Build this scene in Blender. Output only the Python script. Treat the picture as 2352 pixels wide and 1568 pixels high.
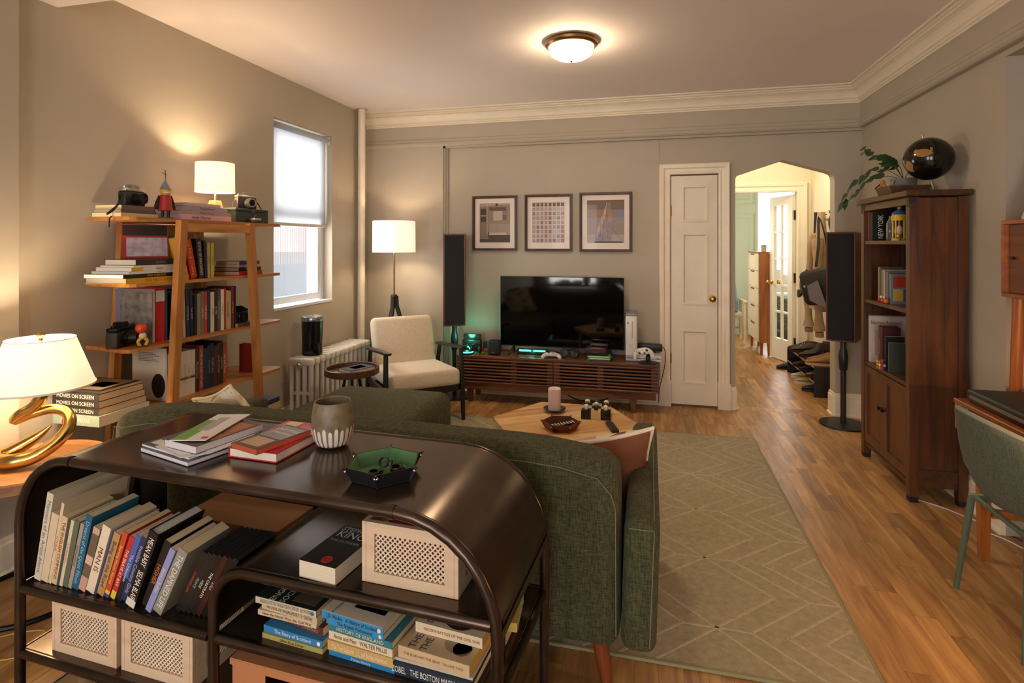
import bpy, bmesh, math, random
from mathutils import Matrix, Vector, Euler
random.seed(7)
for _o in list(bpy.data.objects): bpy.data.objects.remove(_o)
SC = bpy.context.scene
COL = SC.collection
PI = math.pi; R = math.radians
# ------------------------------------------------------------------ camera
FPX = 1280.0; CAMH = 1.40; YAW = math.atan(316/FPX)
cam = bpy.data.cameras.new('camera'); camo = bpy.data.objects.new('camera', cam); COL.objects.link(camo)
cam.sensor_width = 36.0; cam.lens = 36.0*FPX/2352; cam.shift_y = (560-784)/2352.0; cam.clip_start = .05
camo.location = (0, 0, CAMH); camo.rotation_euler = (R(90), 0, YAW)
SC.camera = camo
# ------------------------------------------------------------------ world and view
W = bpy.data.worlds.new('world'); SC.world = W; W.use_nodes = True
bg = W.node_tree.nodes['Background']; bg.inputs[0].default_value = (1.0, .955, .915, 1); bg.inputs[1].default_value = 10.0
vs = SC.view_settings; vs.view_transform = 'Standard'; vs.look = 'None'; vs.exposure = 0.42; vs.gamma = 1.0; vs.use_curve_mapping = False
# ------------------------------------------------------------------ daylight at the windows
def area(name, loc, rot, sx, sy, power, col):
    l = bpy.data.lights.new(name, 'AREA'); l.shape = 'RECTANGLE'; l.size = sx; l.size_y = sy; l.energy = power; l.color = col
    o = bpy.data.objects.new(name, l); COL.objects.link(o); o.location = loc; o.rotation_euler = rot
    return o
def point(name, loc, power, col, r=.03):
    l = bpy.data.lights.new(name, 'POINT'); l.energy = power; l.color = col; l.shadow_soft_size = r
    o = bpy.data.objects.new(name, l); COL.objects.link(o); o.location = loc
    return o
XWIN = -2.93; WARM = (1.0, .66, .34)
for _n, _l, _r, _a, _b in (('window_light_left', (XWIN, 3.97, 1.62), (0, R(-90), 0), 1.42, .76), ('window_light_rear_west', (-1.75, -3.3, 1.375), (R(90), 0, 0), 1.18, 2.04), ('window_light_rear_east', (.15, -3.3, 1.375), (R(90), 0, 0), 1.18, 2.04), ('window_light_bedroom', (2.4, 10.44, 1.7), (R(-90), 0, 0), 1.56, 1.56), ('window_light_bedroom_side', (.12, 8.2, 1.4), (0, R(-90), 0), .96, .56)):
    area(_n, _l, _r, _a, _b, 1, (1, 1, 1)).data.cycles.is_portal = True          # portals: they only guide the sky light through the openings
# ------------------------------------------------------------------ materials
def lin(h):
    h = h.lstrip('#'); v = [int(h[i:i+2], 16)/255 for i in (0, 2, 4)]
    return tuple((c/12.92 if c <= .04045 else ((c+.055)/1.055)**2.4) for c in v)+(1,)
_M = {}
def mat(hexc, rough=.55, metal=0, var=0, vscale=8, bump=0, bscale=200, emit=0, emitc=None, spec=.5, alpha=None, trans=0, stretch=None, coat=0):
    key = ('m', hexc, rough, metal, var, vscale, bump, bscale, emit, emitc, spec, trans, stretch, coat)
    if key in _M: return _M[key]
    m = bpy.data.materials.new('mat_'+hexc); m.use_nodes = True; nt = m.node_tree; b = nt.nodes['Principled BSDF']
    b.inputs['Base Color'].default_value = lin(hexc); b.inputs['Roughness'].default_value = rough; b.inputs['Metallic'].default_value = metal
    b.inputs['Specular IOR Level'].default_value = spec
    if trans: b.inputs['Transmission Weight'].default_value = trans
    if coat: b.inputs['Coat Weight'].default_value = coat; b.inputs['Coat Roughness'].default_value = .1
    if emit:
        b.inputs['Emission Color'].default_value = lin(emitc or hexc); b.inputs['Emission Strength'].default_value = emit
    tc = None
    def coords():
        nonlocal tc
        if tc is None:
            t = nt.nodes.new('ShaderNodeTexCoord'); tc = t.outputs['Object']
            if stretch:
                mp = nt.nodes.new('ShaderNodeMapping'); mp.inputs['Scale'].default_value = stretch; nt.links.new(tc, mp.inputs[0]); tc = mp.outputs[0]
        return tc
    if var:
        n = nt.nodes.new('ShaderNodeTexNoise'); n.inputs['Scale'].default_value = vscale; n.inputs['Detail'].default_value = 5; nt.links.new(coords(), n.inputs['Vector'])
        r = nt.nodes.new('ShaderNodeValToRGB'); c = lin(hexc)
        r.color_ramp.elements[0].position = .3; r.color_ramp.elements[1].position = .7
        r.color_ramp.elements[0].color = tuple(x*(1-var) for x in c[:3])+(1,); r.color_ramp.elements[1].color = tuple(min(1, x*(1+var)) for x in c[:3])+(1,)
        nt.links.new(n.outputs['Fac'], r.inputs[0]); nt.links.new(r.outputs[0], b.inputs['Base Color'])
    if bump:
        n2 = nt.nodes.new('ShaderNodeTexNoise'); n2.inputs['Scale'].default_value = bscale; n2.inputs['Detail'].default_value = 3; nt.links.new(coords(), n2.inputs['Vector'])
        bp = nt.nodes.new('ShaderNodeBump'); bp.inputs['Strength'].default_value = bump; bp.inputs['Distance'].default_value = .004
        nt.links.new(n2.outputs['Fac'], bp.inputs['Height']); nt.links.new(bp.outputs[0], b.inputs['Normal'])
    _M[key] = m; return m
def wood(h1, h2, rough=.4, axis='x', scale=6, ring=1.0, rnd=0, coat=0):
    key = ('w', h1, h2, rough, axis, scale, ring, rnd, coat)
    if key in _M: return _M[key]
    m = bpy.data.materials.new('wood_'+h1); m.use_nodes = True; nt = m.node_tree; b = nt.nodes['Principled BSDF']; L = nt.links
    t = nt.nodes.new('ShaderNodeTexCoord'); mp = nt.nodes.new('ShaderNodeMapping')
    s = {'x': (1, 9, 9), 'y': (9, 1, 9), 'z': (9, 9, 1)}[axis]; mp.inputs['Scale'].default_value = s
    src = t.outputs['Object']
    if rnd:
        gm = nt.nodes.new('ShaderNodeNewGeometry'); oi = nt.nodes.new('ShaderNodeObjectInfo')
        ad = nt.nodes.new('ShaderNodeMath'); ad.operation = 'ADD'; L.new(gm.outputs['Random Per Island'], ad.inputs[0]); L.new(oi.outputs['Random'], ad.inputs[1])
        fr = nt.nodes.new('ShaderNodeMath'); fr.operation = 'FRACT'; L.new(ad.outputs[0], fr.inputs[0])
        va = nt.nodes.new('ShaderNodeVectorMath'); va.operation = 'ADD'
        mu = nt.nodes.new('ShaderNodeMath'); mu.operation = 'MULTIPLY'; mu.inputs[1].default_value = 37; L.new(fr.outputs[0], mu.inputs[0])
        gp = nt.nodes.new('ShaderNodeNewGeometry')
        L.new(gp.outputs['Position'], va.inputs[0]); L.new(mu.outputs[0], va.inputs[1]); src = va.outputs[0]
    L.new(src, mp.inputs[0])
    n = nt.nodes.new('ShaderNodeTexNoise'); n.inputs['Scale'].default_value = scale*.5; n.inputs['Detail'].default_value = 6; n.inputs['Distortion'].default_value = ring; L.new(mp.outputs[0], n.inputs['Vector'])
    r = nt.nodes.new('ShaderNodeValToRGB'); r.color_ramp.elements[0].position = .32; r.color_ramp.elements[1].position = .68
    r.color_ramp.elements[0].color = lin(h1); r.color_ramp.elements[1].color = lin(h2); L.new(n.outputs['Fac'], r.inputs[0])
    out = r.outputs[0]
    if rnd:
        hs = nt.nodes.new('ShaderNodeHueSaturation'); mr = nt.nodes.new('ShaderNodeMapRange'); mr.inputs[3].default_value = 1-rnd; mr.inputs[4].default_value = 1+rnd
        L.new(fr.outputs[0], mr.inputs[0]); L.new(mr.outputs[0], hs.inputs['Value']); L.new(out, hs.inputs['Color']); out = hs.outputs[0]
    L.new(out, b.inputs['Base Color']); b.inputs['Roughness'].default_value = rough
    if coat: b.inputs['Coat Weight'].default_value = coat; b.inputs['Coat Roughness'].default_value = .15
    bp = nt.nodes.new('ShaderNodeBump'); bp.inputs['Strength'].default_value = .12; bp.inputs['Distance'].default_value = .002
    L.new(n.outputs['Fac'], bp.inputs['Height']); L.new(bp.outputs[0], b.inputs['Normal'])
    _M[key] = m; return m
def weave(h1, h2, scale=260, rough=.9):
    key = ('f', h1, h2, scale)
    if key in _M: return _M[key]
    m = bpy.data.materials.new('weave_'+h1); m.use_nodes = True; nt = m.node_tree; b = nt.nodes['Principled BSDF']; L = nt.links
    t = nt.nodes.new('ShaderNodeTexCoord')
    fs = []
    for sx in ((scale*.12, scale, scale), (scale, scale*.12, scale*.12)):
        mp = nt.nodes.new('ShaderNodeMapping'); mp.inputs['Scale'].default_value = sx; L.new(t.outputs['Object'], mp.inputs[0])
        n = nt.nodes.new('ShaderNodeTexNoise'); n.inputs['Scale'].default_value = 1; n.inputs['Detail'].default_value = 2; L.new(mp.outputs[0], n.inputs['Vector']); fs.append(n.outputs['Fac'])
    mx = nt.nodes.new('ShaderNodeMath'); mx.operation = 'ADD'; L.new(fs[0], mx.inputs[0]); L.new(fs[1], mx.inputs[1])
    r = nt.nodes.new('ShaderNodeValToRGB'); r.color_ramp.elements[0].position = .40; r.color_ramp.elements[1].position = .62
    hf = nt.nodes.new('ShaderNodeMath'); hf.operation = 'MULTIPLY'; hf.inputs[1].default_value = .5; L.new(mx.outputs[0], hf.inputs[0])
    r.color_ramp.elements[0].color = lin(h1); r.color_ramp.elements[1].color = lin(h2); L.new(hf.outputs[0], r.inputs[0])
    L.new(r.outputs[0], b.inputs['Base Color']); b.inputs['Roughness'].default_value = rough; b.inputs['Specular IOR Level'].default_value = .2
    b.inputs['Sheen Weight'].default_value = .04
    bp = nt.nodes.new('ShaderNodeBump'); bp.inputs['Strength'].default_value = .35; bp.inputs['Distance'].default_value = .002
    L.new(hf.outputs[0], bp.inputs['Height']); L.new(bp.outputs[0], b.inputs['Normal'])
    _M[key] = m; return m
def shade_mat(hexc, emit, thru=.03):
    """lamp shade cloth: lets the bulb's light through and glows"""
    key = ('s', hexc, emit, thru)
    if key in _M: return _M[key]
    m = bpy.data.materials.new('lampshade'); m.use_nodes = True; nt = m.node_tree; nt.nodes.clear(); L = nt.links
    o = nt.nodes.new('ShaderNodeOutputMaterial'); a = nt.nodes.new('ShaderNodeAddShader'); mxs = nt.nodes.new('ShaderNodeMixShader')
    d = nt.nodes.new('ShaderNodeBsdfDiffuse'); t = nt.nodes.new('ShaderNodeBsdfTranslucent'); e = nt.nodes.new('ShaderNodeEmission')
    d.inputs[0].default_value = lin(hexc); t.inputs[0].default_value = lin(hexc); e.inputs[0].default_value = lin(hexc); e.inputs[1].default_value = emit
    mxs.inputs[0].default_value = thru; L.new(d.outputs[0], mxs.inputs[1]); L.new(t.outputs[0], mxs.inputs[2])
    L.new(mxs.outputs[0], a.inputs[0]); L.new(e.outputs[0], a.inputs[1]); L.new(a.outputs[0], o.inputs[0])
    _M[key] = m; return m
def glass_mat(k=.08):
    if ('glass', k) in _M: return _M[('glass', k)]
    m = bpy.data.materials.new('pane_glass'); m.use_nodes = True; nt = m.node_tree; nt.nodes.clear(); L = nt.links
    o = nt.nodes.new('ShaderNodeOutputMaterial'); mx = nt.nodes.new('ShaderNodeMixShader'); t = nt.nodes.new('ShaderNodeBsdfTransparent'); g = nt.nodes.new('ShaderNodeBsdfGlossy')
    g.inputs['Roughness'].default_value = .02; mx.inputs[0].default_value = k
    L.new(t.outputs[0], mx.inputs[1]); L.new(g.outputs[0], mx.inputs[2]); L.new(mx.outputs[0], o.inputs[0]); _M[('glass', k)] = m; return m
# ------------------------------------------------------------------ mesh building
class B:
    def __init__(s): s.v = []; s.f = []; s.mi = []; s.m = Matrix(); s.cur = 0
    def at(s, loc=(0, 0, 0), rot=(0, 0, 0)): s.m = Matrix.Translation(loc) @ Euler(rot).to_matrix().to_4x4(); return s
    def add(s, vs, fs):
        o = len(s.v); s.v += [tuple(s.m @ Vector(p)) for p in vs]; s.f += [tuple(i+o for i in f) for f in fs]; s.mi += [s.cur]*len(fs); return s
    def box(s, x0, x1, y0, y1, z0, z1):
        return s.add([(x0,y0,z0),(x1,y0,z0),(x1,y1,z0),(x0,y1,z0),(x0,y0,z1),(x1,y0,z1),(x1,y1,z1),(x0,y1,z1)],
                     [(0,3,2,1),(4,5,6,7),(0,1,5,4),(1,2,6,5),(2,3,7,6),(3,0,4,7)])
    def cbox(s, c, d): return s.box(c[0]-d[0]/2, c[0]+d[0]/2, c[1]-d[1]/2, c[1]+d[1]/2, c[2]-d[2]/2, c[2]+d[2]/2)
    def rbox(s, x0, x1, y0, y1, z0, z1, r=.01, seg=2, fn=None):
        bm = bmesh.new(); bmesh.ops.create_cube(bm, size=1)
        for v in bm.verts: v.co = Vector(((x0+x1)/2+v.co.x*(x1-x0), (y0+y1)/2+v.co.y*(y1-y0), (z0+z1)/2+v.co.z*(z1-z0)))
        bmesh.ops.bevel(bm, geom=list(bm.edges)+list(bm.verts), offset=r, segments=seg, profile=.5, affect='EDGES')
        bm.verts.index_update(); vs = [tuple(v.co) for v in bm.verts]
        if fn: vs = [fn(p) for p in vs]
        s.add(vs, [tuple(v.index for v in f.verts) for f in bm.faces]); bm.free(); return s
    def prism(s, poly, a0, a1, axis='z'):
        n = len(poly)
        def P(p, a): return {'z': (p[0], p[1], a), 'y': (p[0], a, p[1]), 'x': (a, p[0], p[1])}[axis]
        vs = [P(p, a0) for p in poly]+[P(p, a1) for p in poly]
        fs = [tuple(range(n))[::-1], tuple(range(n, 2*n))]+[(i, (i+1) % n, n+(i+1) % n, n+i) for i in range(n)]
        return s.add(vs, fs)
    def lathe(s, prof, n=24, c=(0, 0, 0), cap=True):
        vs = []; fs = []
        for r, z in prof:
            for k in range(n): a = 2*PI*k/n; vs.append((c[0]+r*math.cos(a), c[1]+r*math.sin(a), c[2]+z))
        for i in range(len(prof)-1):
            for k in range(n): fs.append((i*n+k, i*n+(k+1) % n, (i+1)*n+(k+1) % n, (i+1)*n+k))
        if cap:
            if prof[0][0] > 1e-5: fs.append(tuple(range(n))[::-1])
            if prof[-1][0] > 1e-5: fs.append(tuple((len(prof)-1)*n+k for k in range(n)))
        return s.add(vs, fs)
    def cyl(s, p0, p1, r0, r1=None, n=12):
        return s.tube([p0, p1], [r0, r0 if r1 is None else r1], n)
    def tube(s, pts, r, n=10, closed=False, flat=1.0):
        P = [Vector(p) for p in pts]; N = len(P); rs = r if isinstance(r, (list, tuple)) else [r]*N
        T = []
        for i in range(N):
            a = P[(i-1) % N] if (closed or i > 0) else P[i]; b = P[(i+1) % N] if (closed or i < N-1) else P[i]
            t = (b-a); T.append(t.normalized() if t.length > 1e-9 else Vector((0, 0, 1)))
        u = T[0].orthogonal().normalized() if abs(T[0].z) > .99 else T[0].cross(Vector((0, 0, 1))).normalized()
        vs = []; fs = []
        for i in range(N):
            u = (u-T[i]*u.dot(T[i])).normalized(); w = T[i].cross(u)
            for k in range(n): a = 2*PI*k/n; vs.append(tuple(P[i]+u*(rs[i]*math.cos(a))+w*(rs[i]*flat*math.sin(a))))
        for i in range(N if closed else N-1):
            j = (i+1) % N
            for k in range(n): fs.append((i*n+k, i*n+(k+1) % n, j*n+(k+1) % n, j*n+k))
        if not closed: fs += [tuple(range(n))[::-1], tuple((N-1)*n+k for k in range(n))]
        return s.add(vs, fs)
    def ball(s, c, r, n=12, sq=(1, 1, 1)):
        vs = []; fs = []; m = max(6, n//2+1)
        for i in range(m+1):
            th = PI*i/m
            for k in range(n):
                a = 2*PI*k/n; vs.append((c[0]+r*sq[0]*math.sin(th)*math.cos(a), c[1]+r*sq[1]*math.sin(th)*math.sin(a), c[2]-r*sq[2]*math.cos(th)))
        for i in range(m):
            for k in range(n): fs.append((i*n+k, i*n+(k+1) % n, (i+1)*n+(k+1) % n, (i+1)*n+k))
        return s.add(vs, fs)
    def loft(s, rings, cap=True):
        n = len(rings[0]); vs = [p for r in rings for p in r]; fs = []
        for i in range(len(rings)-1):
            for k in range(n): fs.append((i*n+k, i*n+(k+1) % n, (i+1)*n+(k+1) % n, (i+1)*n+k))
        if cap: fs += [tuple(range(n))[::-1], tuple((len(rings)-1)*n+k for k in range(n))]
        return s.add(vs, fs)
    def quad(s, a, b, c, d): return s.add([a, b, c, d], [(0, 1, 2, 3)])
    def mesh(s, name, mats, smooth=True, ang=35):
        me = bpy.data.meshes.new(name); me.from_pydata(s.v, [], s.f)
        for m in (mats if isinstance(mats, (list, tuple)) else [mats]): me.materials.append(m)
        if any(s.mi): me.polygons.foreach_set('material_index', s.mi)
        bm = bmesh.new(); bm.from_mesh(me); bmesh.ops.remove_doubles(bm, verts=bm.verts, dist=1e-6); bmesh.ops.recalc_face_normals(bm, faces=bm.faces); bm.to_mesh(me); bm.free()
        if smooth:
            me.polygons.foreach_set('use_smooth', [True]*len(me.polygons)); me.set_sharp_from_angle(angle=R(ang))
        return me
    def build(s, name, mats, parent=None, smooth=True, loc=None, ang=35):
        return link(name, s.mesh(name, mats, smooth, ang), parent, loc)
def link(name, me, parent=None, loc=None):
    o = bpy.data.objects.new(name, me); COL.objects.link(o)
    if parent: o.parent = parent
    if loc: o.location = loc
    return o
def tag(o, label=None, cat=None, group=None, kind=None):
    if label: o['label'] = label
    if cat: o['category'] = cat
    if group: o['group'] = group
    if kind: o['kind'] = kind
    return o
def thing(name, label, cat, loc=(0, 0, 0), rot=(0, 0, 0), group=None):
    o = bpy.data.objects.new(name, None); COL.objects.link(o); o.empty_display_size = .05
    o.location = loc
    if isinstance(rot, (int, float)): rot = (0, 0, rot)
    if isinstance(rot, Matrix): o.rotation_euler = rot.to_euler()
    else: o.rotation_euler = rot
    return tag(o, label, cat, group)
def struct(name, b, m, parent=None, smooth=False):
    o = b.build(name, m, parent, smooth)
    if not parent: o['kind'] = 'structure'
    return o
def copy_tree(o, parent=None):
    c = o.copy(); COL.objects.link(c); c.parent = parent
    for ch in list(o.children): copy_tree(ch, c)
    return c
_TX = {}
def text(txt, m, parent, loc, X, Y, size, maxw=None, name='lettering', bold=0):
    """flat printed lettering: X reading direction, Y up direction, centred on loc"""
    cu = bpy.data.curves.new('t', 'FONT'); cu.body = txt; cu.align_x = 'CENTER'; cu.align_y = 'CENTER'; cu.resolution_u = 2; cu.size = 1; cu.offset = bold
    to = bpy.data.objects.new('t', cu); me = bpy.data.meshes.new_from_object(to); bpy.data.objects.remove(to); bpy.data.curves.remove(cu)
    if not len(me.vertices): return None
    xs = [v.co.x for v in me.vertices]; w = max(xs)-min(xs)
    sx = size if not maxw else min(size, maxw/max(w, 1e-6))
    X = Vector(X).normalized(); Y = Vector(Y).normalized(); Z = X.cross(Y)
    mt = Matrix((X*sx, Y*size, Z)).transposed().to_4x4(); mt.translation = Vector(loc)
    me.transform(mt); me.materials.clear(); me.materials.append(m); me.name = name
    return link(name, me, parent)
def P(u, v, z):
    """point of the horizontal plane z seen at pixel u, v (for laying out measured positions)"""
    s, c = math.sin(YAW), math.cos(YAW); a = (u-1176)/FPX; b = (560-v)/FPX; t = (z-CAMH)/b
    return ((-s+a*c)*t, (c+a*s)*t)
def pix(x, y, z):
    s, c = math.sin(YAW), math.cos(YAW); d = -s*x+c*y
    return (1176+FPX*(c*x+s*y)/d, 560-FPX*(z-CAMH)/d) if d > .05 else None
# ================================================================== the setting
CZ = 2.665; YB = 5.03; XL = -2.70; XR = 1.66; YR = -3.2
PAINT = mat('b0a594', .75, var=.03, vscale=3, bump=.03, bscale=60)
CEILP = mat('efe2dc', .8, var=.02, vscale=2, bump=.03, bscale=40)
CREAM = mat('e9dcc6', .45, var=.04, vscale=6)
TRIMW = mat('ecdfc9', .42, var=.05, vscale=9, bump=.05, bscale=30)
HALLP = mat('e8dcc0', .7, var=.02, vscale=3)
struct('floor', B().box(XL-.2, 2.3, YR, 5.15, -.1, -.0045).box(.1, 4.2, 5.15, 10.6, -.1, -.0045), mat('4a2c14', .6))
# ceiling with the shallow cross beam over the sofa back
struct('ceiling', B().box(XL-.25, 2.3, YR-.2, 5.15, CZ, CZ+.1).box(XL, XR, 1.35, 2.03, 2.51, CZ), CEILP)
struct('wall_left', B().box(XL-.25, XL, YR, 3.58, 0, CZ).box(XL-.25, XL, 4.36, 5.15, 0, CZ).box(XL-.25, XL, 3.58, 4.36, 0, .90).box(XL-.25, XL, 3.58, 4.36, 2.34, CZ)
       .box(XL, XL+.05, YR, 1.83, 0, 2.51), PAINT)
arch = [(.704, 1.93), (.706, 1.955), (.716, 1.975), (.735, 1.988), (1.07, 2.098), (1.42, 1.988), (1.445, 1.974), (1.457, 1.953), (1.461, 1.925)]
wb = B().box(XL, .704, YB, YB+.12, 0, CZ).box(1.461, 2.3, YB, YB+.12, 0, CZ).prism([(.704, CZ)]+arch+[(1.461, CZ)], YB, YB+.12, 'y')
wb.box(XL, XR, YB-.05, YB, 2.33, CZ).box(XL, -1.905, YB-.05, YB, 0, 2.33)
struct('wall_back', wb, PAINT)
wr = B().box(XR, XR+.31, 3.166, YB, 0, CZ).box(XR+.31, XR+.45, YR, 3.166, 0, CZ).box(XR, XR+.31, YR, 3.166, 2.30, CZ).box(XR-.03, XR, YR, YB-.05, 2.33, CZ)
struct('wall_right', wr, PAINT)
wq = B().box(XL-.25, -2.35, YR-.2, YR, 0, CZ).box(-1.15, -.45, YR-.2, YR, 0, CZ).box(.75, 2.3, YR-.2, YR, 0, CZ)
for x0, x1 in ((-2.35, -1.15), (-.45, .75)): wq.box(x0, x1, YR-.2, YR, 0, .35).box(x0, x1, YR-.2, YR, 2.4, CZ)
struct('wall_rear', wq, PAINT)
# crown moulding
prof = [(0, .140), (.012, .140), (.012, .130), (.007, .127), (.018, .121), (.018, .113), (.012, .110), (.025, .102), (.030, .088), (.040, .072), (.054, .058), (.070, .050), (.064, .046), (.078, .041), (.078, .034), (.072, .031), (.088, .024), (.088, .017), (.082, .014), (.104, .010), (.104, 0), (0, 0)]
def crown(yb, xr, x0, y1):
    b = B(); rings = []
    for (x, y, ox, oy) in ((x0, yb, 0, -1), (xr, yb, -1, -1), (xr, y1, -1, 0)):
        rings.append([(x+ox*d, y+oy*d, CZ-q) for d, q in prof])
    return b.loft(rings)
o = crown(YB-.05, XR-.03, XL+.001, YR+.01).build('trim_1', CREAM, smooth=False); o['kind'] = 'structure'; o['label'] = 'cream stepped crown moulding under the ceiling'
rp = [(0, .00), (.006, .00), (.016, .012), (.016, .03), (.008, .042), (.008, .06), (0, .07)]
rr = [[(x+ox*d, y+oy*d, 2.332+q) for d, q in rp] for (x, y, ox, oy) in ((XL+.001, YB-.05, 0, -1), (XR-.03, YB-.05, -1, -1), (XR-.03, YR+.01, -1, 0))]
o = B().loft(rr).build('trim_2', PAINT, smooth=False); o['kind'] = 'structure'; o['label'] = 'painted picture rail running round the wall'
o = B().box(-1.905, -1.885, YB-.035, YB, 0, 2.33).box(-1.885, -1.868, YB-.018, YB, 0, 2.33).box(-1.905, XR, YB-.035, YB, 2.31, 2.33).box(.076, .080, YB-.004, YB, 2.09, 2.31).build('trim_3', PAINT, smooth=False); o['kind'] = 'structure'
# baseboards
def baseb(name, segs, h=.17):
    b = B()
    for (x0, y0, x1, y1, nx, ny) in segs:
        pr = [(0, 0), (.028, 0), (.028, .015), (.016, .022), (.016, h-.03), (.010, h-.02), (.008, h), (0, h)]
        b.loft([[(x0+nx*d, y0+ny*d, z) for d, z in pr], [(x1+nx*d, y1+ny*d, z) for d, z in pr]])
    o = b.build(name, TRIMW, smooth=False); o['kind'] = 'structure'
baseb('baseboard_back', [(-1.868, YB, .085, YB, 0, -1), (XL, YB-.05, -1.905, YB-.05, 0, -1)], .13)
baseb('baseboard_left', [(XL, 1.83, XL, 4.98, 1, 0), (XL+.05, YR, XL+.05, 1.83, 1, 0)], .16)
baseb('baseboard_right', [(XR, YB, XR, 3.166, -1, 0), (XR+.31, 3.166, XR+.31, YR, -1, 0)], .17)
baseb('baseboard_arch', [(.60, YB, .705, YB, 0, -1), (1.46, YB, XR, YB, 0, -1), (1.461, YB, 1.461, YB+.12, -1, 0), (.704, YB, .704, YB+.12, 1, 0)], .19)
# ---- floor planks: strips running into the room
WF = wood('93653a', 'c4975c', .38, 'y', 5, 1.0, rnd=.27)
pm = bpy.data.meshes.new('plank'); _b = B().box(.0004, .9996, .0004, .9996, -.0045, 0)
pm = _b.mesh('plank', WF, False)
planks = []; pw = .078
def planked(x0, x1, y0, y1):
    k = 0; x = x0
    while x < x1-.005:
        xe = min(x+pw, x1); y = y0-random.random()*.5
        while y < y1:
            L = random.uniform(.38, .72); a = max(y, y0); e = min(y+L, y1)
            if e-a > .03: planks.append((x, xe, a, e))
            y += L
        x += pw
planked(XL, 1.97, -.6, YB); planked(.704, 1.461, YB, YB+.12); planked(.12, 1.78, YB+.12, 10.5)
def vis(p):
    cx, cy = (p[0]+p[1])/2, (p[2]+p[3])/2; q = pix(cx, cy, 0)
    if cy < .6 or not q or not (-60 < q[0] < 2412 and 0 < q[1] < 1700): return 0
    if -1.70 < cx < .70 and 1.95 < cy < 4.25: return 0        # under the rug
    if XL < cx < -1.9 and cy > 2.0: return 0
    if cy > YB and not (.7 < cx < 1.62 and 1680 < q[0] < 1905): return 0
    d = -math.sin(YAW)*cx+math.cos(YAW)*cy
    return (p[1]-p[0])*(p[3]-p[2])/d**3
planks.sort(key=vis, reverse=True)
fl = bpy.data.objects['floor']
for (x, xe, a, e) in planks[:300]:
    o = link('plank', pm, fl, (x, a, 0)); o.scale = (xe-x-.0006, e-a-.0006, 1)
b = B()
for (x, xe, a, e) in planks[300:]: b.box(x, xe-.0006, a, e-.0006, -.0045, 0)
o = b.build('plank_field', WF, fl, False); o['kind'] = 'stuff'
# ---- window in the left wall
WHT = mat('dfe3e6', .4)
w = tag(thing('window_1', 'white sash window half covered by a roller blind', 'window'), kind='structure')
gx = XL-.115
B().box(gx-.03, gx+.03, 3.58, 3.625, .922, 2.34).box(gx-.03, gx+.03, 4.315, 4.36, .922, 2.34).box(gx-.03, gx+.03, 3.58, 4.36, 2.29, 2.34).build('window_frame', WHT, w, False)
for z0, z1, dx in ((.93, 1.64, .012), (1.62, 2.30, -.02)):
    s_ = B().box(gx+dx-.015, gx+dx+.015, 3.625, 3.665, z0, z1).box(gx+dx-.015, gx+dx+.015, 4.275, 4.315, z0, z1).box(gx+dx-.016, gx+dx+.016, 3.625, 4.315, z0, z0+.055).box(gx+dx-.016, gx+dx+.016, 3.625, 4.315, z1-.035, z1).build('sash', WHT, w, False)
    B().box(gx+dx-.002, gx+dx+.002, 3.66, 4.28, z0+.05, z1-.03).build('pane', glass_mat(), s_, False)
B().box(XL-.20, XL+.006, 3.581, 4.359, .9005, .921).build('window_sill', WHT, w, False)
bl = thing('roller_blind', 'white translucent roller blind pulled halfway down over the left window', 'blind', (XL-.036, 3.97, 2.30))
def blind_mat():
    m = bpy.data.materials.new('blind_cloth'); m.use_nodes = True; nt = m.node_tree; nt.nodes.clear()
    o = nt.nodes.new('ShaderNodeOutputMaterial'); mx = nt.nodes.new('ShaderNodeMixShader'); d = nt.nodes.new('ShaderNodeBsdfDiffuse'); t = nt.nodes.new('ShaderNodeBsdfTranslucent')
    d.inputs[0].default_value = (.80, .81, .82, 1); t.inputs[0].default_value = (.50, .52, .55, 1); mx.inputs[0].default_value = .72
    nt.links.new(d.outputs[0], mx.inputs[1]); nt.links.new(t.outputs[0], mx.inputs[2]); nt.links.new(mx.outputs[0], o.inputs[0]); return m
BLM = blind_mat()
B().cyl((0, -.375, 0), (0, .375, 0), .022, n=16).build('roller_tube', BLM, bl)
B().box(-.024, -.0225, -.372, .372, -.735, 0).build('cloth', BLM, bl)
B().rbox(-.031, -.016, -.373, .373, -.76, -.735, .004).build('hem_bar', mat('d8d2c6', .5), bl)
B().box(-.03, .02, .376, .382, -.03, .03).box(-.03, .02, -.382, -.376, -.03, .03).build('bracket', mat('e8e4dc', .4), bl)
nb = thing('neighbouring_house', 'grey clapboard house wall seen through the lower window pane', 'building', (-5.4, 8.0, -3))
b = B()
for i in range(46): b.box(-.012 if i % 2 else 0, .2, -2.6+i*.055, -2.6+i*.055+.05, 4.1, 7.2)
b.build('siding', mat('3c3c42', .8), nb, False)
B().box(-.03, .2, -2.6, .05, 0, 4.1).build('lower_wall', mat('2b333c', .8), nb, False)
# windows in the wall behind the camera
for i, (x0, x1) in enumerate(((-2.35, -1.15), (-.45, .75))):
    w = tag(thing('window_%d' % (i+2), None, None), kind='structure')
    b = B()
    for a, e, c, d in ((x0, x0+.06, .35, 2.4), (x1-.06, x1, .35, 2.4), (x0, x1, .35, .42), (x0, x1, 2.33, 2.4), (x0, x1, 1.5, 1.56)): b.box(a, e, YR-.13, YR-.07, c, d)
    b.build('window_frame', WHT, w, False)
    B().box(x0+.05, x1-.05, YR-.102, YR-.098, .4, 2.35).build('pane', glass_mat(), w, False)
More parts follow.
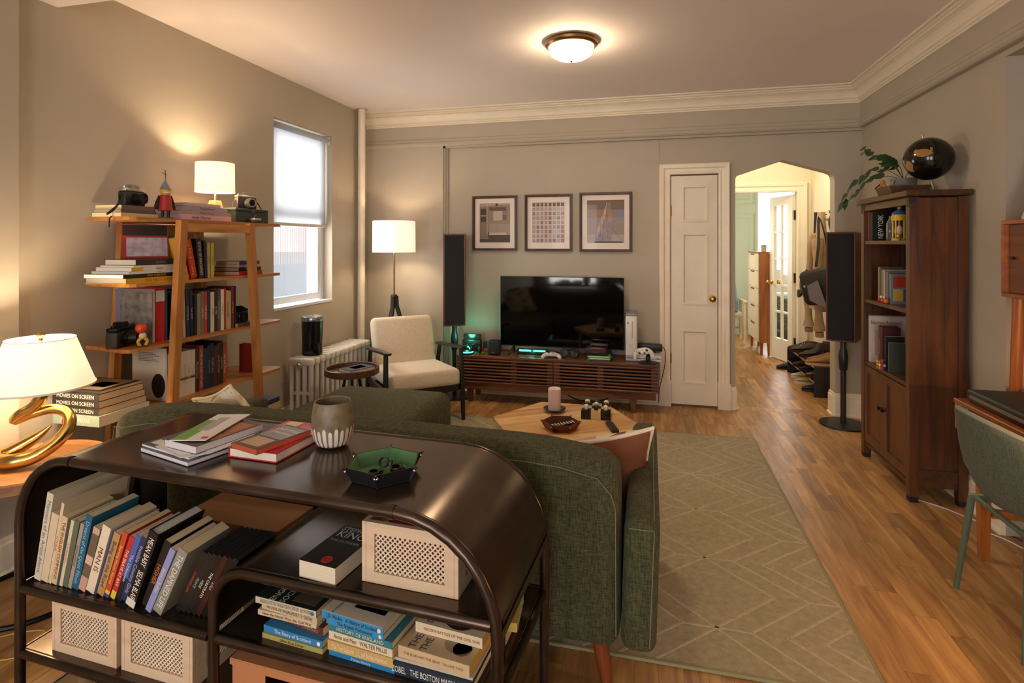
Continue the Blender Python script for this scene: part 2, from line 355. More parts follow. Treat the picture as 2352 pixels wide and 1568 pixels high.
# ---- closet door
d = tag(thing('door_1', 'narrow cream three-panel closet door with a brass knob', 'door', (.176, YB, 0)), kind='structure')
def casing(b, x0, x1, zt, w, y):
    pr = [(0, 0), (0, .016), (.016, .020), (.03, .014), (w-.045, .016), (w-.035, .030), (w-.008, .034), (w, .028), (w, 0)]
    rings = [[(x0-q, y-t, .0) for q, t in pr], [(x0-q, y-t, zt+q) for q, t in pr], [(x1+q, y-t, zt+q) for q, t in pr], [(x1+q, y-t, 0) for q, t in pr]]
    return b.loft(rings)
dw = .39
casing(B(), -.002, dw+.002, 2.0, .09, 0).build('casing', TRIMW, d, False)
B().box(-.098, .004, -.04, 0, 0, .22).box(dw-.004, dw+.098, -.04, 0, 0, .22).build('plinth_block', TRIMW, d, False)
def panelled_leaf(b, w, h, t, panels):
    """leaf in the XZ plane, face at y=-t; sunk panels with raised moulding"""
    xs = sorted({0, w} | {p[0] for p in panels} | {p[1] for p in panels}); 
    zs = sorted({0, h} | {p[2] for p in panels} | {p[3] for p in panels})
    for i in range(len(xs)-1):
        for j in range(len(zs)-1):
            cx, cz = (xs[i]+xs[i+1])/2, (zs[j]+zs[j+1])/2
            if any(p[0] < cx < p[1] and p[2] < cz < p[3] for p in panels): continue
            b.quad((xs[i], -t, zs[j]), (xs[i+1], -t, zs[j]), (xs[i+1], -t, zs[j+1]), (xs[i], -t, zs[j+1]))
    for p in panels:
        prev = None
        for ins, y in ((0, -t), (0, -t-.008), (.012, -t-.008), (.024, -t+.006), (.04, -t+.006)):
            q = (p[0]+ins, p[1]-ins, p[2]+ins, p[3]-ins, y)
            if prev:
                A = [(prev[0], prev[4], prev[2]), (prev[1], prev[4], prev[2]), (prev[1], prev[4], prev[3]), (prev[0], prev[4], prev[3])]
                C = [(q[0], q[4], q[2]), (q[1], q[4], q[2]), (q[1], q[4], q[3]), (q[0], q[4], q[3])]
                for k in range(4): b.quad(A[k], A[(k+1) % 4], C[(k+1) % 4], C[k])
            prev = q
        b.quad((prev[0], prev[4], prev[2]), (prev[1], prev[4], prev[2]), (prev[1], prev[4], prev[3]), (prev[0], prev[4], prev[3]))
    b.quad((0, -t, 0), (0, 0, 0), (0, 0, h), (0, -t, h)); b.quad((w, -t, 0), (w, 0, 0), (w, 0, h), (w, -t, h)); b.quad((0, -t, h), (w, -t, h), (w, 0, h), (0, 0, h)); b.quad((0, -t, 0), (w, -t, 0), (w, 0, 0), (0, 0, 0))
    return b
lf = panelled_leaf(B(), dw-.012, 1.965, .012, [(.09, .30, 1.57, 1.88), (.09, .30, .86, 1.47), (.09, .30, .18, .64)]).build('leaf', mat('e6d9c6', .5, var=.04, vscale=5), d, False, (.006, -.002, .02))
BRASS = mat('c9a14e', .22, 1); 
kb = B().lathe([(.0, -.001), (.026, 0), (.026, .004), (.012, .008), (.010, .025), (.022, .032), (.029, .045), (.026, .058), (.012, .065), (0, .066)], 20); 
ko = kb.build('door_knob', BRASS, lf); ko.rotation_euler = (R(90), 0, 0); ko.location = (.335, -.012, .915)
for z in (1.62, .35): B().cyl((-.003, -.018, z), (-.003, -.018, z+.09), .006, n=8).build('hinge', BRASS, lf)
B().box(.0, dw, -.002, -.0005, 0, 2.0).build('gap_shade_backing', mat('6b5a45', .7), d, False)  # brown backing sheet; its dark colour paints the shade in the leaf's gaps
# ---- hall and bedroom beyond the arch
struct('wall_hall', B().box(1.78, 1.9, YB+.12, 7.0, 0, 2.66).box(.1, .2, YB+.12, 7.0, 0, 2.66).box(1.64, 1.78, 6.97, 7.08, 0, 2.66).box(.2, .88, 6.97, 7.08, 0, 2.66).box(.88, 1.64, 6.97, 7.08, 2.0, 2.66), HALLP)
struct('ceiling_hall', B().box(.1, 4.2, YB+.12, 10.6, 2.66, 2.75), mat('efe6d4', .8))
hd = tag(thing('door_2', 'open white french door with ten small panes', 'door', (0, 6.97, 0)), kind='structure')
casing(B(), .88, 1.64, 2.0, .10, 0).build('casing', mat('f1e7cf', .4), hd, False)
leafm = mat('efe9d6', .4)
ang = math.atan2(.43, -.147); LW = .47
hl = B()
hl.box(0, .09, -.02, .02, .01, 1.97).box(LW-.09, LW, -.02, .02, .01, 1.97).box(.09, LW-.09, -.02, .02, .01, .26).box(.09, LW-.09, -.02, .02, 1.86, 1.97)
pz0, pz1 = .26, 1.86; ph = (pz1-pz0)/5
for k in range(1, 5): hl.box(.09, LW-.09, -.014, .014, pz0+k*ph-.012, pz0+k*ph+.012)
hl.box(LW/2-.011, LW/2+.011, -.014, .014, pz0, pz1)
hlo = hl.build('leaf', leafm, hd, False); hlo.location = (1.62, .08, 0); hlo.rotation_euler = (0, 0, ang)
for k in range(5):
    for a, e in ((.09, LW/2-.011), (LW/2+.011, LW-.09)):
        B().box(a, e, -.002, .002, pz0+k*ph+.012, pz0+(k+1)*ph-.012).build('pane', glass_mat(), hlo, False)
for sgn in (-1, 1):
    q = kb.build('door_knob', BRASS, hlo); q.location = (LW-.045, .02*sgn, .93); q.rotation_euler = (R(90 if sgn < 0 else -90), 0, 0)
for z in (1.68, .95, .2): B().box(-.02, .012, -.028, .0, z, z+.11).build('hinge', mat('3b2c20', .5, .6), hlo, False)
struct('wall_bedroom', B().box(.1, .2, 7.08, 7.9, 0, 2.66).box(.1, .2, 8.5, 10.5, 0, 2.66).box(.1, .2, 7.9, 8.5, 0, .9).box(.1, .2, 7.9, 8.5, 1.9, 2.66).box(.1, 1.6, 10.4, 10.5, 0, 2.66).box(3.2, 4.2, 10.4, 10.5, 0, 2.66).box(1.6, 3.2, 10.4, 10.5, 0, .9).box(1.6, 3.2, 10.4, 10.5, 2.5, 2.66).box(4.1, 4.2, 7.0, 10.5, 0, 2.66).box(1.9, 4.2, 6.97, 7.08, 0, 2.66), mat('e9e6da', .7))
w = tag(thing('window_4', 'bright bedroom window beyond the hall', 'window'), kind='structure')
b = B()
for a, e, c_, d_ in ((1.6, 1.66, .9, 2.5), (3.14, 3.2, .9, 2.5), (1.6, 3.2, .9, .96), (1.6, 3.2, 2.44, 2.5), (2.37, 2.43, .9, 2.5)): b.box(a, e, 10.42, 10.48, c_, d_)
b.build('window_frame', WHT, w, False)
w = tag(thing('window_5', 'bedroom side window lighting the drawers', 'window'), kind='structure')
b = B()
for a, e, c_, d_ in ((7.9, 7.94, .9, 1.9), (8.46, 8.5, .9, 1.9), (7.9, 8.5, .9, .94), (7.9, 8.5, 1.86, 1.9), (7.9, 8.5, 1.38, 1.42)): b.box(.12, .17, a, e, c_, d_)
b.build('window_frame', WHT, w, False)
# ================================================================== foreground metal shelf unit
UO = Vector((-1.70, 1.209, 0)); UA = R(-3.1)
def uw(s, y, z): return tuple(UO + Matrix.Rotation(UA, 3, 'Z') @ Vector((s, y, z)))
STEEL = mat('4a3d34', .27, .85, var=.35, vscale=7, bump=.05, bscale=25)
SHEET = mat('5a4c41', .20, .8, var=.3, vscale=5, bump=.02, bscale=12)
un = thing('metal_shelf_unit', 'dark bronze metal shelf unit with rounded tube corners behind the sofa', 'shelf', UO, UA)
s0, s1, ZT, RB = -.05, 1.39, .80, .20
def arc(cx, cz, r, a0, a1, n=8): return [(cx+r*math.cos(R(a0+(a1-a0)*k/n)), cz+r*math.sin(R(a0+(a1-a0)*k/n))) for k in range(n+1)]
outer = [(s0, 0)]+arc(s0+RB, ZT-RB, RB, 180, 90)+arc(s1-RB-.04, ZT-RB-.04, RB+.04, 90, 0)+[(s1, 0)]
inner = [(.642, 0)]+arc(.642+.10, .593-.10, .10, 180, 90)+[(s1-.012, .593)]
TR = .0135
for y in (0, .42):
    B().tube([(x, y, z) for x, z in outer], TR, 12).build('hoop', STEEL, un)
    B().tube([(x, y, z) for x, z in inner], TR, 12).build('inner_hoop', STEEL, un)
def rail(x0, x1, z, nm='shelf_rail'):
    for y in (0, .42): B().cyl((x0, y, z), (x1, y, z), TR*.95, n=12).build(nm, STEEL, un)
rail(s0+.012, .63, .418); rail(.654, s1-.012, .418); rail(s0+.012, .63, .232); rail(.654, s1-.012, .10); rail(s0+.012, .63, .07)
for x, z in ((s0, .418), (s1, .418), (s0, .232), (s1, .10), (s1, .593), (s0, .07)): B().cyl((x, .012, z), (x, .408, z), TR*.8, n=10).build('end_rail', STEEL, un)
# sheets: curved top with its sides, shelves
def sheet(pts, nm, t=.003):
    n = len(pts); b = B(); inn = []
    for i, p in enumerate(pts):
        a = pts[max(0, i-1)]; c = pts[min(n-1, i+1)]; d = Vector((c[0]-a[0], c[1]-a[1])).normalized(); inn.append((p[0]+d.y*t, p[1]-d.x*t))
    b.prism(pts+inn[::-1], -.002, .422, 'y'); return b.build(nm, SHEET, un)
up = .010
so = [(s0-.003, .43)]+arc(s0+RB, ZT-RB, RB+up, 180, 90)+arc(s1-RB-.04, ZT-RB-.04, RB+.04+up, 90, 0)+[(s1+.010, .585)]
b = B(); sop = so
# build the curved sheet as quads strips so the n-gon stays clean
def strip(pts, nm, t=.003):
    b = B(); n = len(pts); inn = []
    for i, p in enumerate(pts):
        a = pts[max(0, i-1)]; c = pts[min(n-1, i+1)]; d = Vector((c[0]-a[0], c[1]-a[1])).normalized(); inn.append((p[0]+d.y*t, p[1]-d.x*t))
    b.loft([[(pts[i][0], -.002, pts[i][1]), (pts[i][0], .422, pts[i][1]), (inn[i][0], .422, inn[i][1]), (inn[i][0], -.002, inn[i][1])] for i in range(n)])
    return b.build(nm, SHEET, un)
strip(so, 'top_sheet')
strip([(.633, .43)]+arc(.742, .493, .108, 180, 90)+[(s1-.012, .601)], 'inner_shelf_sheet')
B().box(s0+.01, .632, 0, .42, .424, .429).build('shelf', SHEET, un, False)
B().box(.652, s1-.01, 0, .42, .424, .429).build('shelf', SHEET, un, False)
B().box(s0+.01, .632, 0, .42, .238, .243).build('shelf', SHEET, un, False)
B().box(.652, s1-.01, 0, .42, .106, .111).build('shelf', SHEET, un, False)
B().box(s0+.01, .632, 0, .42, .076, .081).build('shelf', SHEET, un, False)
for x in (.15, 1.143): B().tube([(x-.006, 0, ZT), (x+.006, 0, ZT)], TR+.0018, 12).build('weld_joint', STEEL, un)
ZTOP = ZT+.0115; ZC = .602; ZA = .4295; ZBs = .2435; ZD = .4295
# ------------------------------------------------------------------ books
PAGE = 'dcc69c'
ORD = ['first', 'second', 'third', 'fourth', 'fifth', 'sixth', 'seventh', 'eighth', 'ninth', 'tenth', 'eleventh', 'twelfth', 'thirteenth', 'fourteenth', 'fifteenth', 'sixteenth', 'seventeenth', 'eighteenth', 'nineteenth', 'twentieth', 'twenty-first', 'twenty-second', 'twenty-third', 'twenty-fourth', 'twenty-fifth', 'twenty-sixth', 'twenty-seventh', 'twenty-eighth']
def book(label, t, h, d, col, loc, rot, group, txt=None, tcol='f0e8d8', hard=False, page=PAGE, front=None, band=None, name='book', cat='book', size=None, rough=.45, txt2=None, tpos=.5, mark=None):
    o = thing(name, label, cat, loc, rot, group)
    ct = .0022 if hard else .0008; ins = .004 if hard else .0006
    B().box(0, ct, 0, d, 0, h).box(t-ct, t, 0, d, 0, h).box(ct, t-ct, 0, ct*1.2, 0, h).build('cover', mat(col, rough, var=.05, vscale=20), o, False)
    B().box(ct, t-ct, ct*1.2, d-ins, ins, h-ins).build('pages', mat(page, .9, var=.10, vscale=3, stretch=(300, 1, 1)), o, False)
    if band:
        for (z0, z1, c) in band: B().box(.0006, t-.0006, -.0006, .0002, h*z0, h*z1).build('spine_band', mat(c, rough), o, False)
    if txt:
        sz = size or min(t*.78, .026)
        text(txt, mat(tcol, .6), o, (t/2, -.0010, h*tpos), (0, 0, -1), (1, 0, 0), sz, h*(.84 if not txt2 else .5))
    if mark: B().prism([(t/2+t*.3*math.cos(2*PI*k/16), h*.06+t*.3*math.sin(2*PI*k/16)) for k in range(16)], -.0009, -.0002, 'y').build('publisher_mark', mat(mark, .5), o, False)
    if txt2: text(txt2[0], mat(txt2[1], .6), o, (t/2, -.0010, h*txt2[2]), (0, 0, -1), (1, 0, 0), (size or min(t*.5, .02)), h*.36)
    if front:
        for f in front:
            if f[0] == 'r': B().box(t-.0002, t+.0005, d*f[1], d*f[2], h*f[3], h*f[4]).build('cover_panel', mat(f[5], .4), o, False)
            elif f[0] == 'p': B().prism([(d*a, h*b_) for a, b_ in f[1]], t-.0002, t+.0005, 'x').build('cover_art', mat(f[2], .4), o, False)
            elif f[0] == 't': text(f[5], mat(f[6], .5), o, (t+.0009, d*f[1], h*f[2]), (0, 1, 0), (0, 0, 1), f[3], f[4])
            elif f[0] == 'v': text(f[5], mat(f[6], .5), o, (t+.0009, d*f[1], h*f[2]), (0, 0, 1), (0, -1, 0), f[3], f[4])
            elif f[0] == 'c': B().prism([(d*f[1]+f[3]*math.cos(2*PI*k/20), h*f[2]+f[3]*math.sin(2*PI*k/20)) for k in range(20)], t-.0002, t+.0007, 'x').build('cover_sticker', mat(f[4], .4), o, False)
    return o
def flat(a): return Matrix.Rotation(a, 3, 'Z') @ Matrix.Rotation(R(-90), 3, 'Y')
def standing(a, lean=0): return Matrix.Rotation(a, 3, 'Z') @ Matrix.Rotation(R(lean), 3, 'Y')
# row of paperbacks on the upper left shelf: thickness, height, depth, colour, lean, lettering
g = 'paperbacks leaning along the upper left shelf'
rowA = [
 (.027, .262, .24, 'd6c9b2', 12, 'Memoirs of an Artist Alone', '8b8790', 'large grey-white hardback'),
 (.030, .205, .16, 'd9c2a4', 13, None, None, 'cream paperback with plain spine'),
 (.012, .242, .19, 'd8c3a0', 13, 'LA CUCINA', 'b03a2c', 'tall slim cream cookbook'),
 (.022, .203, .135, 'd5bd92', 13, 'THE ENGLISH COMMONS', 'a3392b', 'tan paperback with red lettering'),
 (.008, .197, .13, '2f4a4d', 14, None, None, 'very thin dark teal paperback'),
 (.013, .198, .13, 'd7c4a2', 14, 'A Modern Story', 'c06038', 'slim cream paperback with orange lettering'),
 (.020, .198, .135, '5f6652', 14, None, None, 'grey-green paperback'),
 (.014, .195, .13, 'a49684', 15, 'Selected Essays', '6a5a4a', 'slim taupe paperback'),
 (.026, .220, .14, '1d5f80', 15, 'Dreams of the Quiet Moon', '9fc4d6', 'teal blue paperback'),
 (.028, .192, .135, '6b5a48', 18, None, None, 'brown and pink photo-spine paperback'),
 (.032, .202, .14, 'e2d2b6', 19, 'MAN IS', '8a2a2a', 'thick white paperback with red and black lettering'),
 (.007, .195, .14, '24406e', 20, None, None, 'very thin navy paperback'),
 (.026, .190, .13, 'b98d4e', 20, 'Being on the Road', '4b4a66', 'tan paperback with purple squiggles'),
 (.018, .200, .135, 'c8482a', 21, 'Burning House Stories', 'f0d26a', 'orange-red paperback with yellow lettering'),
 (.018, .192, .13, 'c02a2a', 22, 'THE BRAVE AT BAY', 'f3e8d8', 'bright red paperback with white lettering'),
 (.020, .198, .135, '4a63a8', 22, 'The Unknown', 'cfd8ee', 'bright blue paperback'),
 (.022, .196, .14, '27345f', 22, 'Invisible Country Girls', 'b9bcd6', 'navy paperback with pale lettering'),
 (.008, .192, .135, 'c9a765', 22, None, None, 'very thin mustard paperback'),
 (.034, .225, .15, '17130f', 22, 'MEAN BABY   SELMA BLAIR', 'efe9df', 'black hardback with white base'),
 (.024, .200, .14, '231a14', 24, 'HIGHER', 'd9722a', 'dark paperback with orange lettering'),
 (.020, .195, .14, '8d90c0', 26, 'Jessica Soffer', 'e8e0b8', 'lavender paperback'),
 (.032, .198, .14, '8c8a7c', 27, 'THE DAMNED LIFE', 'e6e3da', 'grey paperback with a curling dark cover'),
]
s = -.012+.0
x = -.028
for i, (t, h, d, c, ln, tx, tc, ds) in enumerate(rowA):
    t *= .93
    yy = .022 if c not in ('17130f', '8d90c0', '8c8a7c') else .008
    kw = {}
    if ds.startswith('black hardback'): kw = dict(hard=True, band=[(0, .09, 'd8d2c4'), (.0, .0, 'd8d2c4')], page='cfc8c0')
    if ds.startswith('brown and pink'): kw = dict(band=[(.0, .22, 'c79a86'), (.42, .55, 'd8b49c'), (.9, 1, 'c8a58c')])
    if ds.startswith('orange-red'): kw = dict(band=[(.0, .05, '2b4f9a'), (.05, .1, 'e3c33a')])
    if ds.startswith('bright red'): kw = dict(band=[(.0, .12, 'd8c24a')])
    if ds.startswith('bright blue'): kw = dict(band=[(.0, .35, '1d1b22')])
    if ds.startswith('grey-white'): kw = dict(hard=True)
    book(ds+', %s from the left' % ORD[i], t, h, d, c, uw(x, yy, ZA+t*math.sin(R(ln))+.0004), standing(UA, ln), g, tx, tc or 'f0e8d8', **kw)
    x += t/math.cos(R(ln))+.0012+(.004 if ln > 20 else 0)*(1 if i+1 < len(rowA) and rowA[i+1][4] > ln else 0)
xd = x+.012
dv = [('2a1b18', 'EVANGELISM', 'b5523a'), ('1c2324', 'PEACE', '9fb0a8'), ('241c18', 'HIDE', 'd8d0c0'), ('1b1a1a', 'THE CASTRATO', 'e8e4da'), ('3b1c16', 'EYES', 'd8c8b0'), ('141414', 'GOLDEN', 'cfcac0'), ('1a1a1c', None, None), ('16161a', None, None)]
for i, (c, tx, tc) in enumerate(dv):
    if xd > .585: break
    book('black film case, %s case after the leaning books' % ORD[i], .0145, .19, .135, c, uw(xd, .035, ZA+.0145*math.sin(R(29))+.0004), standing(UA, 29), 'film cases on the upper left shelf', tx, tc or 'ffffff', page='101010', name='film_case', cat='case', rough=.3)
    xd += .0168
for i in range(2):
    pass
cb = thing('cardboard_box', 'flat brown cardboard box lying behind the row of paperbacks', 'box', uw(.27, .245, ZA), UA)
KR = mat('9a6b43', .8, var=.05, vscale=6)
B().box(0, .36, 0, .165, 0, .125).build('body', KR, cb, False)
B().box(0, .36, .0, .082, .1253, .127).box(0, .36, .083, .165, .1253, .127).build('flap', KR, cb, False)
bf = thing('box_file', 'black box file standing at the back of the upper left shelf', 'file', uw(-.035, .30, ZA), UA)
B().rbox(0, .075, 0, .10, 0, .20, .004).build('case', mat('151312', .6), bf); B().box(.02, .055, -.001, 0, .11, .16).build('label_holder', mat('2a2826', .4), bf, False)
# ------------------------------------------------------------------ lattice baskets
BWOOD = wood('c9ab8b', 'dcc3a6', .6, 'x', 4)
def basket(label, s_, y_, z_, w, dep, h, lean=0):
    o = thing('lattice_basket', label, 'basket', uw(s_, y_, z_), UA, 'whitewashed wooden lattice baskets')
    fw = .026; fx2 = .033; t = .012
    def side(nm, L, M):
        b = B(); b.m = M
        b.box(.0105, fx2, 0, t, 0, h).box(L-fx2, L-.0105, 0, t, 0, h).box(fx2, L-fx2, 0, t, 0, fw).box(fx2, L-fx2, 0, t, h-fw, h)
        so_ = b.build(nm, BWOOD, o, False)
        for q0 in (0, L-.0098):
            b3 = B(); b3.m = M; b3.box(q0, q0+.0098, 0, t, 0, h).build('corner_strip', BWOOD, so_, False)
        b2 = B(); b2.m = M; st = .0128; w2 = .0018
        W_, H_ = L-2*fx2, h-2*fw
        for sg in (1, -1):
            k = -H_
            while k < W_:
                # diagonal strip clipped to the opening
                a0 = max(k, 0); a1 = min(k+H_, W_)
                if a1-a0 > .004:
                    za, zb = a0-k, a1-k
                    if sg < 0: za, zb = H_-za, H_-zb
                    p0 = Vector((fx2+a0, 0, fw+za)); p1 = Vector((fx2+a1, 0, fw+zb)); dr = (p1-p0).normalized(); nn = Vector((-dr.z, 0, dr.x))*w2
                    y0, y1 = (.004, .0065) if sg > 0 else (.0066, .009)
                    q = [p0-nn, p1-nn, p1+nn, p0+nn]
                    b2.add([(v.x, y0, v.z) for v in q]+[(v.x, y1, v.z) for v in q], [(0, 1, 2, 3), (7, 6, 5, 4), (0, 4, 5, 1), (1, 5, 6, 2), (2, 6, 7, 3), (3, 7, 4, 0)])
                k += st
        lo = b2.build('lattice', mat('d9c3a8', .6), so_, False); lo['kind'] = 'stuff'
    side('front_panel', w, Matrix())
    side('back_panel', w, Matrix.Translation((w, dep, 0)) @ Matrix.Rotation(PI, 4, 'Z'))
    side('side_panel', dep-2*t-.0004, Matrix.Translation((w, t+.0002, 0)) @ Matrix.Rotation(PI/2, 4, 'Z'))
    side('side_panel', dep-2*t-.0004, Matrix.Translation((0, dep-t-.0002, 0)) @ Matrix.Rotation(-PI/2, 4, 'Z'))
    B().box(t, w-t, t, dep-t, 0, .006).build('base', BWOOD, o, False)
    return o
basket('lattice basket with red contents under the curved metal corner', 1.037, .045, ZC, .246, .17, .142)
basket('left of the two lattice baskets on the lower shelf', .045, .022, ZBs, .245, .22, .150)
basket('right of the two lattice baskets on the lower shelf', .305, .024, ZBs, .245, .22, .150)
rb = thing('red_notebook', 'red notebook inside the lattice basket on the upper shelf', 'notebook', uw(1.07, .115, ZC+.008), UA)
B().box(0, .18, 0, .002, 0, .12).box(0, .18, .012, .014, 0, .12).box(0, .002, 0, .014, 0, .12).build('cover', mat('8e1f22', .5), rb, False); B().box(.003, .178, .002, .012, .002, .118).build('pages', mat(PAGE, .9), rb, False)
FU = Matrix(((0, 1, 0), (0, 0, 1), (1, 0, 0)))
def faceup(a): return Matrix.Rotation(a, 3, 'Z') @ FU          # lying with the front cover up, top edge away from the viewer
gR = 'books lying on the right of the shelf unit'
book('thick black paperback with a red sticker lying beside the lattice basket', .042, .178, .106, '1e1c1b', uw(.884, .014, ZC), faceup(UA+R(-4)), gR, page='d8cbb4',
     front=[('t', .5, .88, .026, .088, 'STEPHEN', 'd8d6d2'), ('t', .5, .74, .040, .080, 'KING', 'e6e4e0'), ('t', .5, .57, .013, .095, 'THE OUTSIDER', 'b9b7b2'), ('c', .60, .13, .014, 'c8201c'), ('t', .60, .15, .006, .02, 'NOW ON', '2a0a08'), ('t', .60, .10, .006, .02, 'SCREEN', '2a0a08')])
def stack(items, s_, y_, z_, group):
    z = z_
    for (lab, t, h, d, c, rz, ox, oy, kw) in items:
        loc = uw(s_+ox, y_+oy, z); a = UA+R(rz)
        book(lab, t, h, d, c, loc, flat(a), group, **kw); z += t+.0006
    return z
stack([
 ('yellow-green slim paperback at the bottom of the left pile', .012, .178, .12, 'a3985a', -2, .168, .002, dict(txt='Lillian Ross Carter', tcol='3d3a20')),
 ('bright blue paperback second from the bottom of the left pile', .016, .176, .115, '2f7cb0', -3, .166, .004, dict(txt='The Story of Scotland', tcol='dfe9ee', mark='e8e8e0')),
 ('dark red-brown paperback set askew in the left pile', .021, .170, .115, '59302a', -9, .158, .016, dict(txt='Voices of the Colonies', tcol='b08a74')),
 ('slim cream paperback under the beige one in the left pile', .013, .172, .11, 'cbb595', -1, .145, .010, dict(txt='How the North Won the Civil War', tcol='4a3f33')),
 ('beige paperback with grey capitals in the left pile', .019, .170, .11, 'c4ae90', -4, .150, .006, dict(txt='THE DEVIL IN MASSACHUSETTS · Starkey', tcol='6d6050')),
 ('dark green covered paperback on top of the left pile', .017, .180, .118, '1d2a25', -2, .152, .0, dict(txt='ENGLISH SOCIETY IN THE EIGHTEENTH CENTURY   ROY PORTER', tcol='3a352c', mark='3a6a9a', band=[(0, 1, 'c6baa2')], page='cdb998',
   front=[('t', .33, .72, .024, .08, 'ENGLISH', 'd9d6cc'), ('t', .33, .56, .024, .08, 'SOCIETY', 'd9d6cc'), ('r', .12, .9, .08, .45, '5a4a3a')])),
], .782, .012, ZD, 'left pile of history paperbacks')
stack([
 ('blue paperback at the bottom of the middle pile', .011, .178, .125, '2178ad', -3, .176, .004, dict(txt='Pelican History', tcol='d3e2ea')),
 ('tan paperback with a worn gold spine in the middle pile', .022, .178, .125, 'c2a163', -3, .172, .004, dict(txt='The Town Labourer   J. L. and Barbara Hammond', tcol='efe3c4')),
 ('white paperback with red and blue cover edges in the middle pile', .019, .176, .12, 'd6c5a6', -4, .170, .006, dict(txt='Arms and Men   WALTER MILLIS', tcol='6a5b44', front=[('r', 0, .3, .3, .7, 'b8262a'), ('r', 0, .3, 0, .3, '1f74a8')])),
 ('teal paperback with cream capitals in the middle pile', .016, .176, .12, '2d7585', -5, .170, .004, dict(txt='HISTORY OF ENGLAND', tcol='d8d6b4')),
 ('light blue paperback second from the top of the middle pile', .014, .162, .115, '3486b9', -5, .150, .002, dict(txt='The English Parliament', tcol='1d2d3a', mark='e0dcc8')),
 ('blue-spined paperback with a navy and white cross cover on top', .017, .172, .122, '3387ba', -5, .150, -.002, dict(txt='J.D. Mackie   A History of Scotland', tcol='1c2c3c', mark='e0dcc8', page='d6c39e',
   front=[('r', 0, 1, 0, 1, 'd8cdb4'), ('r', .3, 1, .12, .62, '26265c'), ('p', [(.3, .60), (.3, .52), (.92, .12), (1, .12), (1, .2), (.38, .62)], 'd8cdb4'), ('p', [(.3, .12), (.38, .12), (1, .55), (1, .62), (.92, .62), (.3, .22)], 'd8cdb4'), ('t', .42, .83, .012, .10, 'A History of Scotland', '26466a')])),
], .966, .006, ZD, 'middle pile of history paperbacks')
stack([
 ('large navy hardback at the bottom of the right pile', .026, .215, .15, '1f2c3d', -2, .195, .0, dict(txt='ZOBEL   THE BOSTON MASSACRE', tcol='e0dccf', hard=True)),
 ('stapled grey booklet on the navy hardback', .006, .20, .14, 'b9b2a2', -2, .192, .008, dict()),
 ('fat tan paperback with an engraved picture cover', .027, .178, .13, 'c3a882', -4, .186, .004, dict(txt='THE BLUE AND THE GRAY  VOLUME TWO', tcol='7a5a4a', size=.008, page='c9a24a',
   front=[('t', .45, .82, .026, .11, 'THE BLUE', '3a3252'), ('t', .45, .66, .026, .11, 'THE GRAY', '3a3252'), ('c', .42, .27, .036, '8d7c62'), ('c', .3, .2, .022, '5f5442')])),
 ('cream paperback with red title on top of the right pile', .024, .170, .100, 'd6c4a4', -3, .196, .058, dict(txt='DECISIVE BATTLES OF THE CIVIL WAR', tcol='b0342a', tpos=.45, size=.009, page='b98a50',
   front=[('c', .5, .4, .045, '3a3026'), ('t', .5, .8, .022, .10, 'DECISIVE', '4a3a2c')])),
], 1.138, .004, ZD, 'right pile of history books')
book('yellow-covered book jutting from the side of the shelf unit', .022, .17, .12, 'c2a456', uw(1.385, .165, ZD+.040), flat(UA+R(8)), gR, page='79a79b')
book('dark hardback under the yellow-covered book', .039, .17, .14, '1c1a1e', uw(1.36, .150, ZD), flat(UA), gR, hard=True)
kb2 = thing('storage_box', 'tan cardboard storage box with a cut-out handle on the lowest shelf', 'box', uw(.672, .03, .1115), UA)
KB = mat('b3764b', .75, var=.05, vscale=5)
b = B(); w_, h_ = .30, .238
b.box(0, w_, .36, .363, 0, h_).box(0, .003, .003, .36, 0, h_).box(w_-.003, w_, .003, .36, 0, h_).box(0, w_, .003, .36, 0, .003)
b.box(0, .10, 0, .003, 0, h_).box(.20, w_, 0, .003, 0, h_).box(.10, .20, 0, .003, 0, h_-.055).box(.10, .20, 0, .003, h_-.022, h_).build('body', KB, kb2, False)
B().box(-.004, w_+.004, -.004, .367, h_, h_+.004).box(-.004, w_+.004, -.0045, -.0005, h_-.012, h_).build('lid', KB, kb2, False)
# ------------------------------------------------------------------ things on top of the unit
gT = 'reading pile on the metal shelf top'
z = ZTOP
book('glossy magazine book at the bottom of the pile on the metal top', .011, .29, .225, '6a6d78', uw(.293, .09, z), faceup(UA-R(12)), gT, page='d8d2d4'); z += .0116
book('grey illustrated magazine in the pile on the metal top', .007, .285, .22, '4c5663', uw(.288, .098, z), faceup(UA-R(11)), gT, page='d8d4d4', front=[('r', .06, .3, .06, .16, 'd8d6d0'), ('r', .45, .98, .3, .95, '3a4046'), ('r', .3, .97, .02, .25, '5a2a2a')]); z += .0076
b = thing('loose_papers', 'white torn papers sticking out of the book pile', 'paper', uw(.365, .085, z), UA-R(14), gT)
B().prism([(-.02, .0), (.13, -.01), (.165, .05), (.15, .2), (.02, .21)], 0, .0012).build('sheet', mat('d9d7d8', .8), b, False)
B().prism([(.0, .012), (.11, .004), (.15, .07), (.13, .22), (.03, .2)], .0016, .0026).build('sheet', mat('e2e0e0', .8), b, False); z += .0034
book('brown-covered thick paperback under the green envelope', .020, .215, .135, '4b3a30', uw(.378, .092, z), faceup(UA-R(9)), gT, page='cfc8ca', front=[('r', .25, .95, .25, .9, '9a5a34'), ('t', .6, .5, .03, .1, 'TRIBE', '2a1a14')]); z += .0208
e = thing('envelope', 'white envelope with a green panel on top of the book pile', 'envelope', uw(.408, .080, z+.001), (0, R(-1.5), UA+R(14)), gT)
